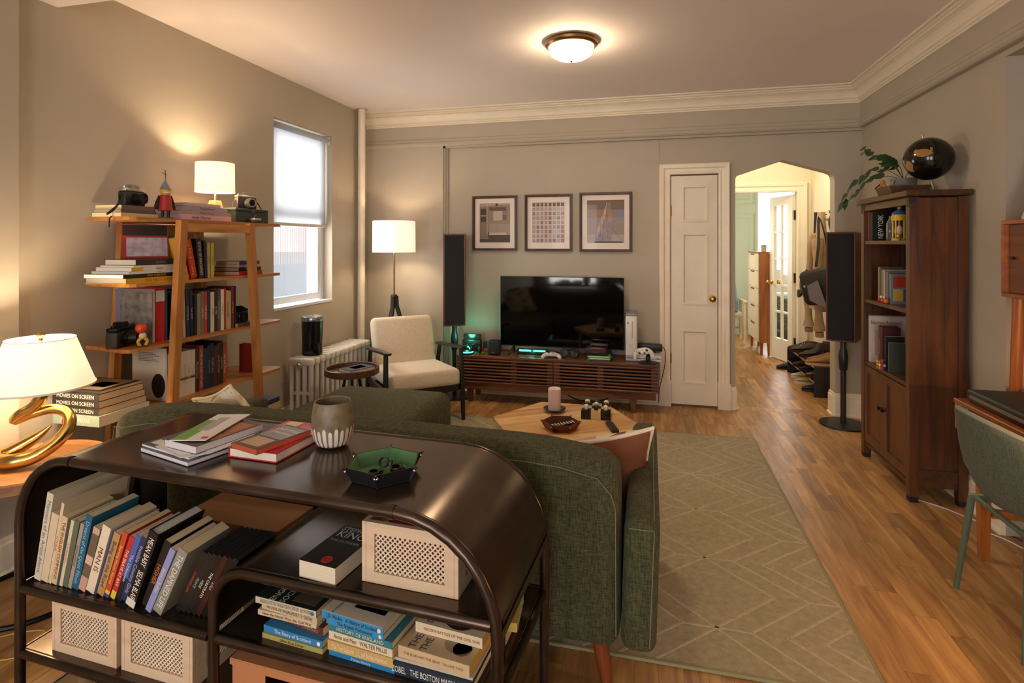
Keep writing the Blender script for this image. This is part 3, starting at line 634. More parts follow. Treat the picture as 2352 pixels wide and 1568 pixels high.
B().box(0, .105, 0, .235, 0, .0022).build('paper', mat('dcdad6', .6), e, False); B().box(.0, .045, .004, .175, .0022, .0026).build('green_panel', mat('6fa04a', .6), e, False); B().box(.03, .062, .08, .20, .0026, .0030).build('address_window', mat('b9b9b6', .2), e, False); B().box(.08, .098, .012, .028, .0022, .0027).build('stamp', mat('b0505a', .6), e, False)
book('red hardback cookbook lying on the metal top', .026, .245, .160, 'b6243a', uw(.562, .130, ZTOP), faceup(UA-R(0)), gT, hard=True, page='e0d5c2', front=[('r', .1, .55, .1, .28, 'd8b23e'), ('r', .5, .98, .2, .9, 'c8382a'), ('r', .1, .4, .75, .98, 'd8b85a'), ('t', .6, .3, .014, .06, 'roots', 'f0d0c0')])
book('worn orange-edged paperback on the red cookbook', .015, .178, .108, '4a342a', uw(.575, .128, ZTOP+.0267), faceup(UA-R(13)), gT, page='b5502e', front=[('r', .05, .95, .45, .95, '8a8078'), ('r', .15, .85, .08, .40, 'b89a70'), ('t', .5, .8, .02, .09, 'LAST STAR', 'e8e4dc'), ('t', .5, .66, .016, .09, 'STANDING', 'e8e4dc')])
# stoneware cup
cp = thing('stoneware_cup', 'speckled stoneware cup with white painted stripes on the metal top', 'cup', uw(.785, .292, ZTOP), 0)
cprof = [(.0, 0), (.030, .0), (.044, .008), (.054, .028), (.0595, .055), (.0595, .085), (.056, .112), (.052, .128), (.0505, .131), (.048, .128), (.052, .108), (.055, .08), (.054, .05), (.046, .02), (0, .014)]
B().lathe(cprof, 40).build('body', mat('77685180'[:6], .45, var=.35, vscale=30, bump=.1, bscale=60), cp)
for k in range(22):
    a = 2*PI*k/22; hh = .060+.004*math.sin(k*2.7); pts = []; b = B()
    def rad(z):
        for (r0, z0), (r1, z1) in zip(cprof, cprof[1:9]):
            if z0 <= z <= z1 and z1 > z0: return r0+(r1-r0)*(z-z0)/(z1-z0)
        return .05
    rows = []
    for j in range(9):
        z_ = .008+(hh-.008)*j/8; wd = .0052*(1 if j not in (0, 8) else .45); rr_ = rad(z_)+.0006
        rows.append([((rr_)*math.cos(a+sx*wd/rr_), rr_*math.sin(a+sx*wd/rr_), z_) for sx in (-1, 0, 1)])
    for j in range(8):
        for q in range(2): b.quad(rows[j][q], rows[j][q+1], rows[j+1][q+1], rows[j+1][q])
    b.build('painted_stripe', mat('d6cbbf', .6, var=.08, vscale=40), cp)
# folding hexagonal tray
def hex_tray(name, label, loc, rot, Rr, h, outc, inc, stud):
    o = thing(name, label, 'tray', loc, rot)
    ri = Rr*.86
    A = [(ri*math.cos(R(60*k)), ri*math.sin(R(60*k))) for k in range(6)]; C = [(Rr*math.cos(R(60*k)), Rr*math.sin(R(60*k))) for k in range(6)]
    B().prism(A, 0, .003).build('base', mat(outc, .5), o, False); B().prism([(p[0]*.985, p[1]*.985) for p in A], .003, .0038).build('lining', mat(inc, .8, var=.08, vscale=60), o, False)
    for k in range(6):
        a0, a1, c0, c1 = A[k], A[(k+1) % 6], C[k], C[(k+1) % 6]
        n = Vector((math.cos(R(60*k+30)), math.sin(R(60*k+30)))); t = .0022
        w = B(); w.add([(a0[0], a0[1], .002), (a1[0], a1[1], .002), (c1[0], c1[1], h), (c0[0], c0[1], h)]+[(p[0]-n.x*t, p[1]-n.y*t, zz) for p, zz in ((a0, .004), (a1, .004), (c1, h), (c0, h))], [(0, 1, 2, 3), (7, 6, 5, 4), (0, 4, 5, 1), (2, 6, 7, 3), (1, 5, 6, 2), (3, 7, 4, 0)])
        wo = w.build('wall', mat(outc, .45), o, False)
        w2 = B(); w2.add([(p[0]-n.x*(t+.0006), p[1]-n.y*(t+.0006), zz) for p, zz in ((a0, .004), (a1, .004), (c1, h-.001), (c0, h-.001))]+[(p[0]-n.x*(t+.0001), p[1]-n.y*(t+.0001), zz) for p, zz in ((a0, .004), (a1, .004), (c1, h-.001), (c0, h-.001))], [(0, 1, 2, 3), (7, 6, 5, 4)]); w2.build('lining', mat(inc, .8, var=.08, vscale=60), wo, False)
        # pinched corner with a snap stud
        u = Vector((math.cos(R(60*k)), math.sin(R(60*k)))); q = B()
        e0 = Vector((a0[0], a0[1])); e1 = Vector((c0[0], c0[1])); tip = e1+u*.012; tv = Vector((-u.y, u.x))*.002
        q.add([(e0.x+tv.x, e0.y+tv.y, .002), (tip.x+tv.x, tip.y+tv.y, h*1.06), (e1.x+tv.x-u.x*.004, e1.y+tv.y-u.y*.004, h), (e0.x-tv.x, e0.y-tv.y, .002), (tip.x-tv.x, tip.y-tv.y, h*1.06), (e1.x-tv.x-u.x*.004, e1.y-tv.y-u.y*.004, h)], [(0, 1, 2), (5, 4, 3), (0, 3, 4, 1), (1, 4, 5, 2), (2, 5, 3, 0)])
        q.build('corner_tab', mat(outc, .45), wo, False)
        sp = e1+u*.003; sb = B()
        for sg in (1, -1): sb.ball((sp.x+tv.x*1.3*sg, sp.y+tv.y*1.3*sg, h*.80), .0042, 10, (1, 1, 1))
        sb.build('snap_stud', mat(stud, .25, 1), wo)
    return o
hex_tray('valet_tray', 'black hexagonal folding tray lined in green leather on the metal top', uw(1.035, .150, ZTOP), UA+R(-11), .096, .037, '141417', '4f7a4c', 'c9c2b4')
BLK = mat('17120f', .35)
for i, (sx, sy, ry, lab) in enumerate([(1.02, .18, 65, 'black ring clamp standing on edge in the green tray'), (1.058, .168, 15, 'black ring clamp lying flat in the middle of the green tray'), (1.02, .125, 5, 'black ring clamp lying by the front wall of the green tray')]):
    o = thing('ring_clamp', lab, 'clamp', uw(sx, sy, ZTOP+.0045+(.014 if ry > 40 else .001)), (R(ry), 0, R(30*i)), 'black clamps in the green tray')
    b = B(); n = 20; ro, ri_ = .0135, .0105
    for k in range(n):
        a0, a1 = 2*PI*k/n, 2*PI*(k+1)/n
        c_ = [(ro, 0), (ro, .012), (ri_, .012), (ri_, 0)]
        for q in range(4):
            (r0, z0), (r1, z1) = c_[q], c_[(q+1) % 4]
            b.quad((r0*math.cos(a0), r0*math.sin(a0), z0), (r0*math.cos(a1), r0*math.sin(a1), z0), (r1*math.cos(a1), r1*math.sin(a1), z1), (r1*math.cos(a0), r1*math.sin(a0), z1))
    b.build('ring', BLK, o); B().rbox(.0125, .024, -.007, .007, .001, .011, .0015).build('lug', BLK, o)
# ================================================================== rug
RX0, RX1, RY0, RY1 = -1.72, .722, 1.92, 4.28
def rug_mat(h1, h2):
    return mat(h1, .95, var=.13, vscale=45, bump=.5, bscale=420, spec=.1)
rg = thing('area_rug', 'sage green rug with thin pale lattice lines under the sofa', 'rug', (0, 0, 0))
B().box(RX0, RX1, RY0, RY1, .0006, .010).build('pile', rug_mat('a89c80', '6d6a50'), rg, False)
b = B()
for (x0, x1, y0, y1) in ((RX0, RX1, RY0-.004, RY0+.012), (RX0, RX1, RY1-.012, RY1+.004), (RX1-.010, RX1+.005, RY0, RY1), (RX0-.005, RX0+.010, RY0, RY1)): b.rbox(x0, x1, y0, y1, .0007, .0115, .003, 1)
b.build('bound_edge', mat('8f8a66', .9), rg)
lines = []
def ln(x0, y0, x1, y1):
    # clip to the rug
    d = (x1-x0, y1-y0); t0, t1 = 0, 1
    for p, q in ((-d[0], x0-RX0-.01), (d[0], RX1-.012-x0), (-d[1], y0-RY0-.012), (d[1], RY1-.012-y0)):
        if abs(p) < 1e-9:
            if q < 0: return
        else:
            r_ = q/p
            if p < 0: t0 = max(t0, r_)
            else: t1 = min(t1, r_)
    if t0 >= t1: return
    a = (x0+d[0]*t0, y0+d[1]*t0); e = (x0+d[0]*t1, y0+d[1]*t1); lines.append((a, e))
for xc in (.236, -1.10):
    for n in range(-1, 6):
        yn = 2.14+.464*n
        for sg in (1, -1):
            ln(xc, yn, xc+sg*.24, yn+.232); ln(xc+sg*.24, yn+.232, xc, yn+.464)
            ln(xc, yn, xc+sg*.118, yn)
            for k in (1, 2, 3):
                ln(xc+sg*.12*k, yn, xc+sg*(.24+.125*k), yn+.232); ln(xc+sg*(.24+.125*k), yn+.232, xc+sg*.12*k, yn+.464)
            ln(xc+sg*.365, yn+.232, xc+sg*.49, yn+.236)
b = B()
for a, e in lines:
    d = Vector((e[0]-a[0], e[1]-a[1])).normalized(); n = Vector((-d.y, d.x))*.0062
    b.add([(a[0]-n.x, a[1]-n.y, .0101), (e[0]-n.x, e[1]-n.y, .0101), (e[0]+n.x, e[1]+n.y, .0101), (a[0]+n.x, a[1]+n.y, .0101), (a[0]-n.x*.6, a[1]-n.y*.6, .0112), (e[0]-n.x*.6, e[1]-n.y*.6, .0112), (e[0]+n.x*.6, e[1]+n.y*.6, .0112), (a[0]+n.x*.6, a[1]+n.y*.6, .0112)],
          [(4, 5, 6, 7), (0, 1, 5, 4), (2, 3, 7, 6), (1, 2, 6, 5), (3, 0, 4, 7)])
b.build('lattice_lines', mat('b8a88e', .95, var=.12, vscale=60, bump=.4, bscale=300, spec=.1), rg, False)
# ================================================================== sofa
GRN = weave('353622', '575639', 320); GRNL = mat('77775a', .9)
sf = thing('sectional_sofa', 'olive green fabric sofa with a chaise seen from behind', 'sofa', (-1.055, 2.16, 0))
ox, oy = -1.055, 2.16
def sx(b): b.m = Matrix.Translation((-ox, -oy, 0)); return b
def backfn(p):
    x, y, z = p; k = max(0, (z-.45)/.35); return (x, y+.045*k*k, z)
def backfn2(p):
    x, y, z = p
    e = max(0, abs(x-ox)-.62)/.35; z2 = z-.045*e*e*max(0, (z-.3)/.48) if z > .3 else z
    k = max(0, (z-.40)/.36); return (x, y+.02*k*k-.34*k*(y-1.70), z2-.010*(x-ox))
# subdivided back so that the ends can droop
def soft(x0, x1, y0, y1, z0, z1, r, nx, fn=None, seg=4):
    bm = bmesh.new(); bmesh.ops.create_cube(bm, size=1)
    for v in bm.verts: v.co = Vector(((x0+x1)/2+v.co.x*(x1-x0), (y0+y1)/2+v.co.y*(y1-y0), (z0+z1)/2+v.co.z*(z1-z0)))
    bmesh.ops.bevel(bm, geom=list(bm.edges)+list(bm.verts), offset=r, segments=seg, profile=.5, affect='EDGES')
    for k in range(1, nx):
        X = x0+(x1-x0)*k/nx; bmesh.ops.bisect_plane(bm, geom=list(bm.verts)+list(bm.edges)+list(bm.faces), plane_co=(X, 0, 0), plane_no=(1, 0, 0))
    for k in range(1, 5):
        Z = z0+(z1-z0)*k/5; bmesh.ops.bisect_plane(bm, geom=list(bm.verts)+list(bm.edges)+list(bm.faces), plane_co=(0, 0, Z), plane_no=(0, 0, 1))
    for k in range(1, 4):
        Y = y0+(y1-y0)*k/4; bmesh.ops.bisect_plane(bm, geom=list(bm.verts)+list(bm.edges)+list(bm.faces), plane_co=(0, Y, 0), plane_no=(0, 1, 0))
    bm.verts.index_update(); vs_ = [tuple(v.co) for v in bm.verts]
    if fn: vs_ = [fn(p) for p in vs_]
    b = sx(B()); b.add(vs_, [tuple(v.index for v in f.verts) for f in bm.faces]); bm.free(); return b
soft(-2.02, -.088, 1.70, 1.95, .17, .768, .055, 16, backfn2).build('backrest', GRN, sf, ang=60)
soft(-.086, .020, 1.702, 2.62, .17, .565, .035, 2, lambda p: (p[0]+.012*max(0, (p[2]-.2)/.36), p[1], p[2]+(.0 if p[2] < .3 else .03*(p[1]-1.70)-.0)), 4).build('armrest', GRN, sf, ang=60)
soft(-2.13, -2.022, 1.702, 2.66, .17, .565, .035, 2, None, 4).build('armrest', GRN, sf, ang=60)
soft(-2.018, -1.225, 1.955, 3.40, .18, .455, .075, 4, lambda p: (p[0], p[1], p[2]+(.012*math.cos((p[0]+1.58)*2.5)*math.cos((p[1]-2.7)*1.8) if p[2] > .4 else 0)), 4).build('chaise_cushion', GRN, sf, ang=60)
soft(-1.221, -.09, 1.955, 2.64, .28, .455, .04, 4, None, 3).build('seat_cushion', GRN, sf, ang=60)
sx(B()).rbox(-1.221, -.09, 1.955, 2.60, .17, .275, .015).build('seat_base', GRN, sf)
LEGW = mat('7c3c1c', .4, var=.1, vscale=20, stretch=(6, 6, 1))
for (x, y, dx, dy) in ((-.16, 1.80, .03, -.02), (-1.95, 1.80, -.03, -.02), (-.16, 2.54, .03, .02), (-1.93, 3.30, -.03, .02), (-1.31, 3.30, .03, .02)):
    sx(B()).cyl((x, y, .175), (x+dx, y+dy, .012 if y > 1.92 else .0005), .030, .017, 14).build('leg', LEGW, sf)
# stitched seams on the rear of the back and the arm
def seam(pts, nm='stitching', r=.0016): sx(B()).tube(pts, r, 5).build(nm, GRNL, sf)
pts = [(-2.0, 1.7065, .62), (-1.99, 1.706, .70), (-1.95, 1.708, .70)]+[(-1.95+1.79*k/16, 1.7145, .722-.010*(-1.95+1.79*k/16+1.055)-.035*(max(0, abs(-1.95+1.79*k/16+1.055)-.62)/.35)**2) for k in range(1, 16)]+[(-.155, 1.709, .685), (-.112, 1.706, .64), (-.100, 1.7045, .60), (-.098, 1.700, .22)]
seam(pts)
seam([(.000, 1.7025, .20), (.006, 1.7025, .35), (.012, 1.7025, .50), (.014, 1.702, .535)]+[(.014, 1.75+.84*k/8, .567+.026*(k/8)) for k in range(9)])
seam([(-.060, 1.709, .546), (-.02, 1.7065, .546), (.012, 1.709, .546)])
# ---- cushions
def pillow(name, label, loc, rotm, sz, th, mf, mb, pipe, pattern=None):
    o = thing(name, label, 'cushion', loc, rotm); n = 14
    def pt(i, j, sgn):
        u, v = -1+2*i/n, -1+2*j/n; e = (1-abs(u)**2.6)*(1-abs(v)**2.6); pin = 1-.10*(1-abs(u*u))*abs(v)**3; pin2 = 1-.10*(1-abs(v*v))*abs(u)**3
        return (u*sz/2*pin2, v*sz/2*pin, sgn*th/2*max(0, e)**.5*(1+.05*math.sin(5*u+3*v)))
    for sgn, nm, m in ((1, 'front_cover', mf), (-1, 'back_cover', mb)):
        b = B()
        for i in range(n):
            for j in range(n): b.quad(pt(i, j, sgn), pt(i+1, j, sgn), pt(i+1, j+1, sgn), pt(i, j+1, sgn))
        b.build(nm, m, o, ang=70)
    ring = [pt(i, 0, 0) for i in range(n)]+[pt(n, j, 0) for j in range(n)]+[pt(n-i, n, 0) for i in range(n)]+[pt(0, n-j, 0) for j in range(n)]
    B().tube(ring, .0075, 8, closed=True).build('piping', pipe, o)
    return o
def leafmat(c1, c2, c3):
    m = bpy.data.materials.new('cushion_print'); m.use_nodes = True; nt = m.node_tree; b = nt.nodes['Principled BSDF']; t = nt.nodes.new('ShaderNodeTexCoord'); v = nt.nodes.new('ShaderNodeTexVoronoi'); v.inputs['Scale'].default_value = 9
    v.feature = 'DISTANCE_TO_EDGE'; r = nt.nodes.new('ShaderNodeValToRGB'); r.color_ramp.interpolation = 'CONSTANT'
    v2 = nt.nodes.new('ShaderNodeTexVoronoi'); v2.inputs['Scale'].default_value = 9; r2 = nt.nodes.new('ShaderNodeValToRGB'); r2.color_ramp.interpolation = 'CONSTANT'
    for nn in (v, v2): nt.links.new(t.outputs['Object'], nn.inputs['Vector'])
    r2.color_ramp.elements[0].color = lin(c2); r2.color_ramp.elements[1].color = lin(c3); r2.color_ramp.elements[1].position = .5
    nt.links.new(v2.outputs['Color'], r2.inputs[0]); mx = nt.nodes.new('ShaderNodeMix'); mx.data_type = 'RGBA'
    r.color_ramp.elements[0].color = (0, 0, 0, 1); r.color_ramp.elements[1].color = (1, 1, 1, 1); r.color_ramp.elements[1].position = .09
    nt.links.new(v.outputs['Distance'], r.inputs[0]); nt.links.new(r.outputs[0], mx.inputs[0]); mx.inputs[6].default_value = lin(c1); nt.links.new(r2.outputs[0], mx.inputs[7]); nt.links.new(mx.outputs[2], b.inputs['Base Color']); b.inputs['Roughness'].default_value = .9
    return m
PIPE = mat('e6d8c0', .8)
nv = Vector((-.35, .80, .48)).normalized(); xv = Vector((.93, .36, .05)); xv = (xv-nv*xv.dot(nv)).normalized(); yv = nv.cross(xv); rm = Matrix((xv, yv, nv)).transposed() @ Matrix.Rotation(R(-5), 3, 'Z')
pillow('throw_cushion', 'brown velvet cushion with cream piping in the right corner of the sofa', (-.165, 2.13, .548), rm, .36, .13, leafmat('e2d8c6', '7a5236', 'b9a79a'), mat('7a4a2e', .8, var=.15, vscale=12), PIPE)
nv = Vector((.25, .85, .40)).normalized(); xv = Vector((.95, -.2, 0)); xv = (xv-nv*xv.dot(nv)).normalized(); yv = nv.cross(xv); rm = Matrix((xv, yv, nv)).transposed() @ Matrix.Rotation(R(-22), 3, 'Z')
pillow('throw_cushion', 'cream and green leaf-print cushion at the left end of the sofa', (-1.77, 2.09, .592), rm, .38, .12, leafmat('e2d8c0', 'a79b5c', 'cdbd9a'), leafmat('e2d8c0', 'a79b5c', 'cdbd9a'), PIPE)
# ================================================================== hexagonal coffee table
ct = thing('coffee_table', 'light oak hexagonal coffee table between sofa and television', 'table', (-.445, 3.07, .0118))
HX = [(.425*math.cos(R(60*k)), .425*math.sin(R(60*k))) for k in range(6)]
OAK = [wood('bb8a52', 'dfb67c', .4, 'x', 5, .8), wood('c79a62', 'e6c28c', .4, 'x', 5, .8), wood('b08048', 'd4a66c', .4, 'x', 5, .8)]
ca, sa = math.cos(R(30)), math.sin(R(30))
# boards of the top, cut from the hexagon
def clip(poly, nx, ny, c):
    out = []
    for i in range(len(poly)):
        a, e = poly[i], poly[(i+1) % len(poly)]; da, de = a[0]*nx+a[1]*ny-c, e[0]*nx+e[1]*ny-c
        if da >= 0: out.append(a)
        if da*de < 0: t = da/(da-de); out.append((a[0]+(e[0]-a[0])*t, a[1]+(e[1]-a[1])*t))
    return out
nb_ = 7
for k in range(nb_):
    c0, c1 = -.425+.85*k/nb_, -.425+.85*(k+1)/nb_
    pl = clip(clip(HX, -sa, ca, c0+.0004), sa, -ca, -c1+.0004)
    if len(pl) >= 3:
        o = B().prism([((p[0]*ca+p[1]*sa), (-p[0]*sa+p[1]*ca)) for p in pl], .375, .399).build('board', OAK[k % 3], ct, False); o.rotation_euler = (0, 0, R(30))
B().prism([(p[0]*.97, p[1]*.97) for p in HX], .352, .3745).build('under_frame', OAK[0], ct, False)
for k in range(6):
    a = R(60*k); B().cyl((.34*math.cos(a), .34*math.sin(a), .352), (.37*math.cos(a), .37*math.sin(a), 0), .024, .016, 12).build('leg', OAK[1], ct)
TZ = .0118+.3992
cd = thing('candle_dish', 'dark glazed dish holding the pale candle', 'dish', (-.545, 3.255, TZ)); B().lathe([(0, 0), (.035, 0), (.062, .014), (.066, .022), (.062, .022), (.034, .006), (0, .005)], 28).build('bowl', mat('2c3136', .2), cd)
cn = thing('pillar_candle', 'pale pink pillar candle standing in a dark dish', 'candle', (-.545, 3.255, TZ+.0062)); B().lathe([(0, 0), (.036, 0), (.037, .004), (.037, .128), (.034, .132), (.028, .128), (0, .124)], 28).build('wax', mat('dcc4c4', .5, var=.04, vscale=20), cn); B().cyl((0, 0, .122), (.001, 0, .132), .001, n=6).build('wick', mat('1a1510', .9), cn)
tt = thing('tic_tac_toe_box', 'black and cream striped wooden game box with nine balls on top', 'game', (-.297, 3.235, TZ), R(2))
gb = ['16120f', 'd8bd8c', '16120f']
for k in range(3): B().rbox(-.082+.0548*k, -.082+.0548*k+.0545, -.08, .08, 0, .045, .001, 1).build('block', mat(gb[k], .25), tt, False)
for i in range(3):
    for j in range(3):
        c = (-.0548+.0548*i, -.052+.052*j); B().box(c[0]-.026, c[0]+.026, c[1]-.025, c[1]+.025, .0453, .048).build('board_square', mat('d8bd8c' if (i+j) % 2 else '17120f', .25), tt, False)
gbal = [['e3d3b4', '17140f', 'e3d3b4'], ['20201e', 'e3d3b4', '20201e'], ['e3d3b4', '17140f', 'e3d3b4']]
for i in range(3):
    for j in range(3):
        q = tt.matrix_basis @ Vector((-.0548+.0548*i, -.052+.052*j, .0485))
        o = thing('game_ball', '%s wooden ball, %s row and %s column of the game box' % ('black' if gbal[i][j] < '9' else 'cream', ('front', 'middle', 'back')[j], ('left', 'middle', 'right')[i]), 'ball', q, group='game balls on the striped box')
        B().lathe([(0, 0), (.008, .0), (.0130, .005), (.0155, .0145), (.0130, .0240), (.007, .0285), (0, .0300)], 16).build('ball', mat(gbal[i][j], .35), o)
def remote(label, loc, rot, L=.16, w=.042, dots=1):
    o = thing('remote_control', label, 'remote', loc, rot); B().rbox(-w/2, w/2, 0, L, 0, .016, .005, 2).build('shell', mat('121214', .35), o)
    b = B()
    for j in range(8):
        for i in range(3): b.rbox(-w*.32+i*w*.32-.0045, -w*.32+i*w*.32+.0045, .02+j*.0165, .028+j*.0165, .016, .0178, .0008, 1)
    b.build('buttons', mat('c9cbd0' if dots else '3a3a3e', .5), o, False); return o
rx = P(1398, 973, TZ); remote('slim black remote lying on the bare coffee table top', (rx[0], rx[1], TZ), R(198), .15, .04, 0)
bt = hex_tray('valet_tray', 'brown leather hexagonal folding tray holding remotes', (-.462, 2.965, TZ), R(8), .098, .042, '6e2c14', '5a2a16', 'd0b48a')
remote('black remote with white buttons lying in the brown tray', (-.517, 2.915, TZ+.008), (R(4), 0, R(-58)), .155, .038, 1)
remote('black remote with dark buttons beneath in the brown tray', (-.492, 2.885, TZ+.0045), (0, 0, R(-50)), .13, .034, 0)
# ================================================================== ladder shelf on the left wall
LWD = wood('9a5f2c', 'c08648', .4, 'z', 5, .8); LWY = wood('9a5f2c', 'c4894a', .38, 'y', 4, .8)
ls = thing('ladder_shelf', 'oak ladder bookshelf with splayed legs against the left wall', 'shelf', (-2.48, 2.6, 0))
LX, LY = -2.48, 2.6
def lb(): b = B(); b.m = Matrix.Translation((-LX, -LY, 0)); return b
TIER = [1.527, 1.213, .908, .600, .31]
for i, zt in enumerate(TIER):
    y0, y1 = (2.07, 3.178)
    if i == 4: y0, y1 = 2.15, 3.12
    yb0, yb1 = y0+.06, y1-.06
    lb().prism([(-2.655, yb0), (-2.375, y0+.004), (-2.340, y0+.010), (-2.325, y0+.035), (-2.325, y1-.035), (-2.340, y1-.010), (-2.375, y1-.004), (-2.655, yb1)], zt-.016, zt).build('shelf_board', LWY, ls, False)
def lleg(x, ya, yb):
    n = 8; rings = []
    b = lb(); w0 = .021
    b.loft([[(x-.018, ya(z)-w0, z), (x+.018, ya(z)-w0, z), (x+.018, ya(z)+w0, z), (x-.018, ya(z)+w0, z)] for z in (0, yb)]); b.build('leg', LWD, ls, False)
for x in (-2.305, -2.677+.003):
    lleg(x, lambda z: 2.345-.095*(1-z/1.52), 1.52 if x > -2.5 else 1.52)
    lleg(x, lambda z: 2.840+.115*(1-z/1.52), 1.52)
    lb().box(x-.018, x+.018, 2.366, 2.819, 1.462, 1.508).build('top_rail', LWY, ls, False)
def lbook(items, x, y, z, group, tier, gap=.001, ang=90):
    for i, (ds, t, h, d, c, ln_, tx, tc) in enumerate(items):
        book(ds, t, h, d, c, (x, y, z), standing(R(ang), ln_), group, tx, tc or 'e8e0d0', hard=(t > .024))
        y += t/math.cos(R(ln_))+gap
    return y
# third tier row
cols3 = [('2c3a2e', .018, .26, 'dark green spine with cream lettering', 'THE GARDEN', 'c9c2a0'), ('c9bda6', .020, .265, 'tall cream', 'A HISTORY', '5a5040'), ('bfae92', .016, .255, 'beige', 'Wanderer', '4a4030'), ('20284a', .022, .27, 'navy', 'UNIVERSE', 'b9bcd0'), ('1c2340', .018, .262, 'midnight blue', 'THE DEEP', 'c8c8d8'), ('1a2038', .016, .235, 'short indigo', None, None),
 ('8d7a60', .024, .24, 'tan', None, None), ('776a58', .017, .25, 'taupe', 'WINTER', 'd8d0c0'), ('a8324e', .001, .1, 'x', None, None), ('b3352c', .020, .247, 'red and black', 'THE SAINT', 'eae0d0'), ('262c48', .018, .25, 'dark blue', None, None), ('cdbf9e', .026, .24, 'cream with big black letters', 'DIET', '1a1a1a'), ('1f2a33', .016, .25, 'blue-black with white letters', 'IN PAIN', 'f0eee8'), ('5d4a38', .022, .255, 'brown', 'Cold Mountain', 'c9b890'),
 ('d5cfc8', .024, .25, 'white', 'NIGHT', 'b06a50'), ('a62c25', .010, .255, 'thin scarlet', None, None), ('b5a670', .020, .24, 'pale yellow-green', 'NEWSPAPER', '6a5a30'), ('b9b48a', .012, .235, 'slim pale olive', None, None), ('6e1c22', .020, .26, 'maroon', 'HISTORIA', 'd9b060'), ('2a1a1a', .014, .262, 'blackish brown', None, None)]
y = 2.372; i = 0
for (c, t, h, ds, tx, tc) in cols3:
    if ds == 'x': continue
    book('%s book, %s spine right of the front leg, third tier' % (ds, ORD[i]), t*1.02, h*.93, .17, c, (-2.372, y, TIER[2]), standing(R(90), -2 if i < 5 else 0), 'upright books on the third ladder-shelf tier', tx, tc or 'e8e0d0', hard=t > .02); y += t*1.02+.0035+(.002 if i < 5 else 0); i += 1
# big books left on third tier
o = thing('book', 'large grey art book with a photograph on its front, third tier', 'book', (-2.612, 2.247, TIER[2]+.0005), 0, 'large books on the third ladder-shelf tier')
B().box(0, .225, 0, .018, 0, .266).build('cover', mat('6b6a80', .5), o, False); B().box(.002, .226, .003, .015, .003, .267).build('pages', mat('d0c8c0', .9), o, False)
B().box(.03, .228, -.0008, .0002, .02, .255).build('cover_photograph', mat('6a6460', .5, var=.55, vscale=26), o, False)
book('bright red thick book with a white label on the third tier', .050, .275, .19, 'c01d20', (-2.385, 2.268, TIER[2]), standing(R(90)), 'large books on the third ladder-shelf tier', band=[(.74, .94, 'd8d2c8')], hard=True)
book('slim grey-blue book beside the red one on the third tier', .012, .27, .19, '3a3a48', (-2.382, 2.3205, TIER[2]), standing(R(90)), 'large books on the third ladder-shelf tier')
# second tier: flat stack, leaning books, right-hand stack
def wstack(items, x, y, z, group, ang=90):
    for (lab, t, h, d, c, dx, dy, kw) in items:
        book(lab, t, h, d, c, (x+dx, y+dy, z), flat(R(ang)), group, **kw); z += t+.0006
    return z
# flat(90deg): spine faces +X, the book spreads over y in [-h, 0] from its origin
wstack([
 ('yellow atlas at the bottom of the second-tier stack', .026, .36, .24, 'cf9b1e', .0, .02, dict(txt='THE FIELD GUIDE', tcol='b0452a', hard=True, page='a79f9a')),
 ('black and white guide above the yellow atlas', .018, .355, .23, '17160f', -.004, .005, dict(txt='NEW YORK FILM', tcol='c9a82a', page='d6d2ce')),
 ('white paperback above the black guide', .012, .33, .22, 'd8d2ca', -.006, .010, dict(txt='collected', tcol='8a5a5a', page='d8d2cc')),
 ('white book with a yellow spine panel in the second-tier stack', .018, .31, .21, 'd5cfc8', -.008, .005, dict(txt='INSIDE', tcol='2a2a2a', band=[(.8, 1, 'd0a820')], page='ddd6ce')),
 ('thin white booklet under the dark book, second tier', .008, .29, .20, 'd9d4cc', -.01, .0, dict(page='ddd6ce')),
 ('dark grey hardback on top of the second-tier stack', .028, .275, .19, '2f2a2a', -.01, -.004, dict(hard=True, page='ddd0b8', txt='letters', tcol='8a7a6a')),
], -2.335, 2.40, TIER[1], 'flat stack of books on the second tier')
o = thing('book', 'magazine book with a black and red photo cover standing behind the stack', 'book', (-2.52, 2.20, TIER[1]+.115), (R(-8), 0, R(55)), 'leaning books on the second tier')
B().box(0, .20, 0, .012, 0, .17).build('cover', mat('8e2a22', .5), o, False); B().box(.002, .201, .002, .0105, .002, .171).build('pages', mat('d0c8c0', .9), o, False); B().box(.005, .195, -.0008, .0002, .115, .168).build('title_strip', mat('1c1614', .5), o, False); B().box(.02, .195, -.0008, .0002, .01, .105).build('cover_photograph', mat('a79aa4', .5, var=.3, vscale=30), o, False)
y = 2.43
for (ds, t, h, c, ln_, tx, tc) in [('yellow paperback leaning on the red book', .024, .222, 'd09a28', -15, 'ACTING', '4a2a10'), ('large red paperback with yellow lettering leaning left', .042, .228, 'c5301f', -12, 'The Art of Cooking', 'e8c83a'), ('dark grey hardback leaning beside the red paperback', .034, .215, '2b2622', -6, 'BOOK OF MACHINES', 'd8d0c0'), ('slim black paperback on the second tier', .014, .205, '1e1c22', -3, None, None), ('cream and blue spined paperback on the second tier', .018, .195, 'b99a72', -1, 'POEMS', '7a2a22'), ('lime yellow upright book on the second tier', .018, .192, 'b7b43a', 0, 'WORLD', '5a5a1a')]:
    book(ds, t, h, .15, c, (-2.365, y+(h*math.sin(R(-ln_)) if False else 0), TIER[1]), standing(R(90), ln_), 'leaning books on the second tier', tx, tc or 'e8e0d0'); y += t/math.cos(R(ln_))+.006+(.006 if ln_ < -10 else 0)
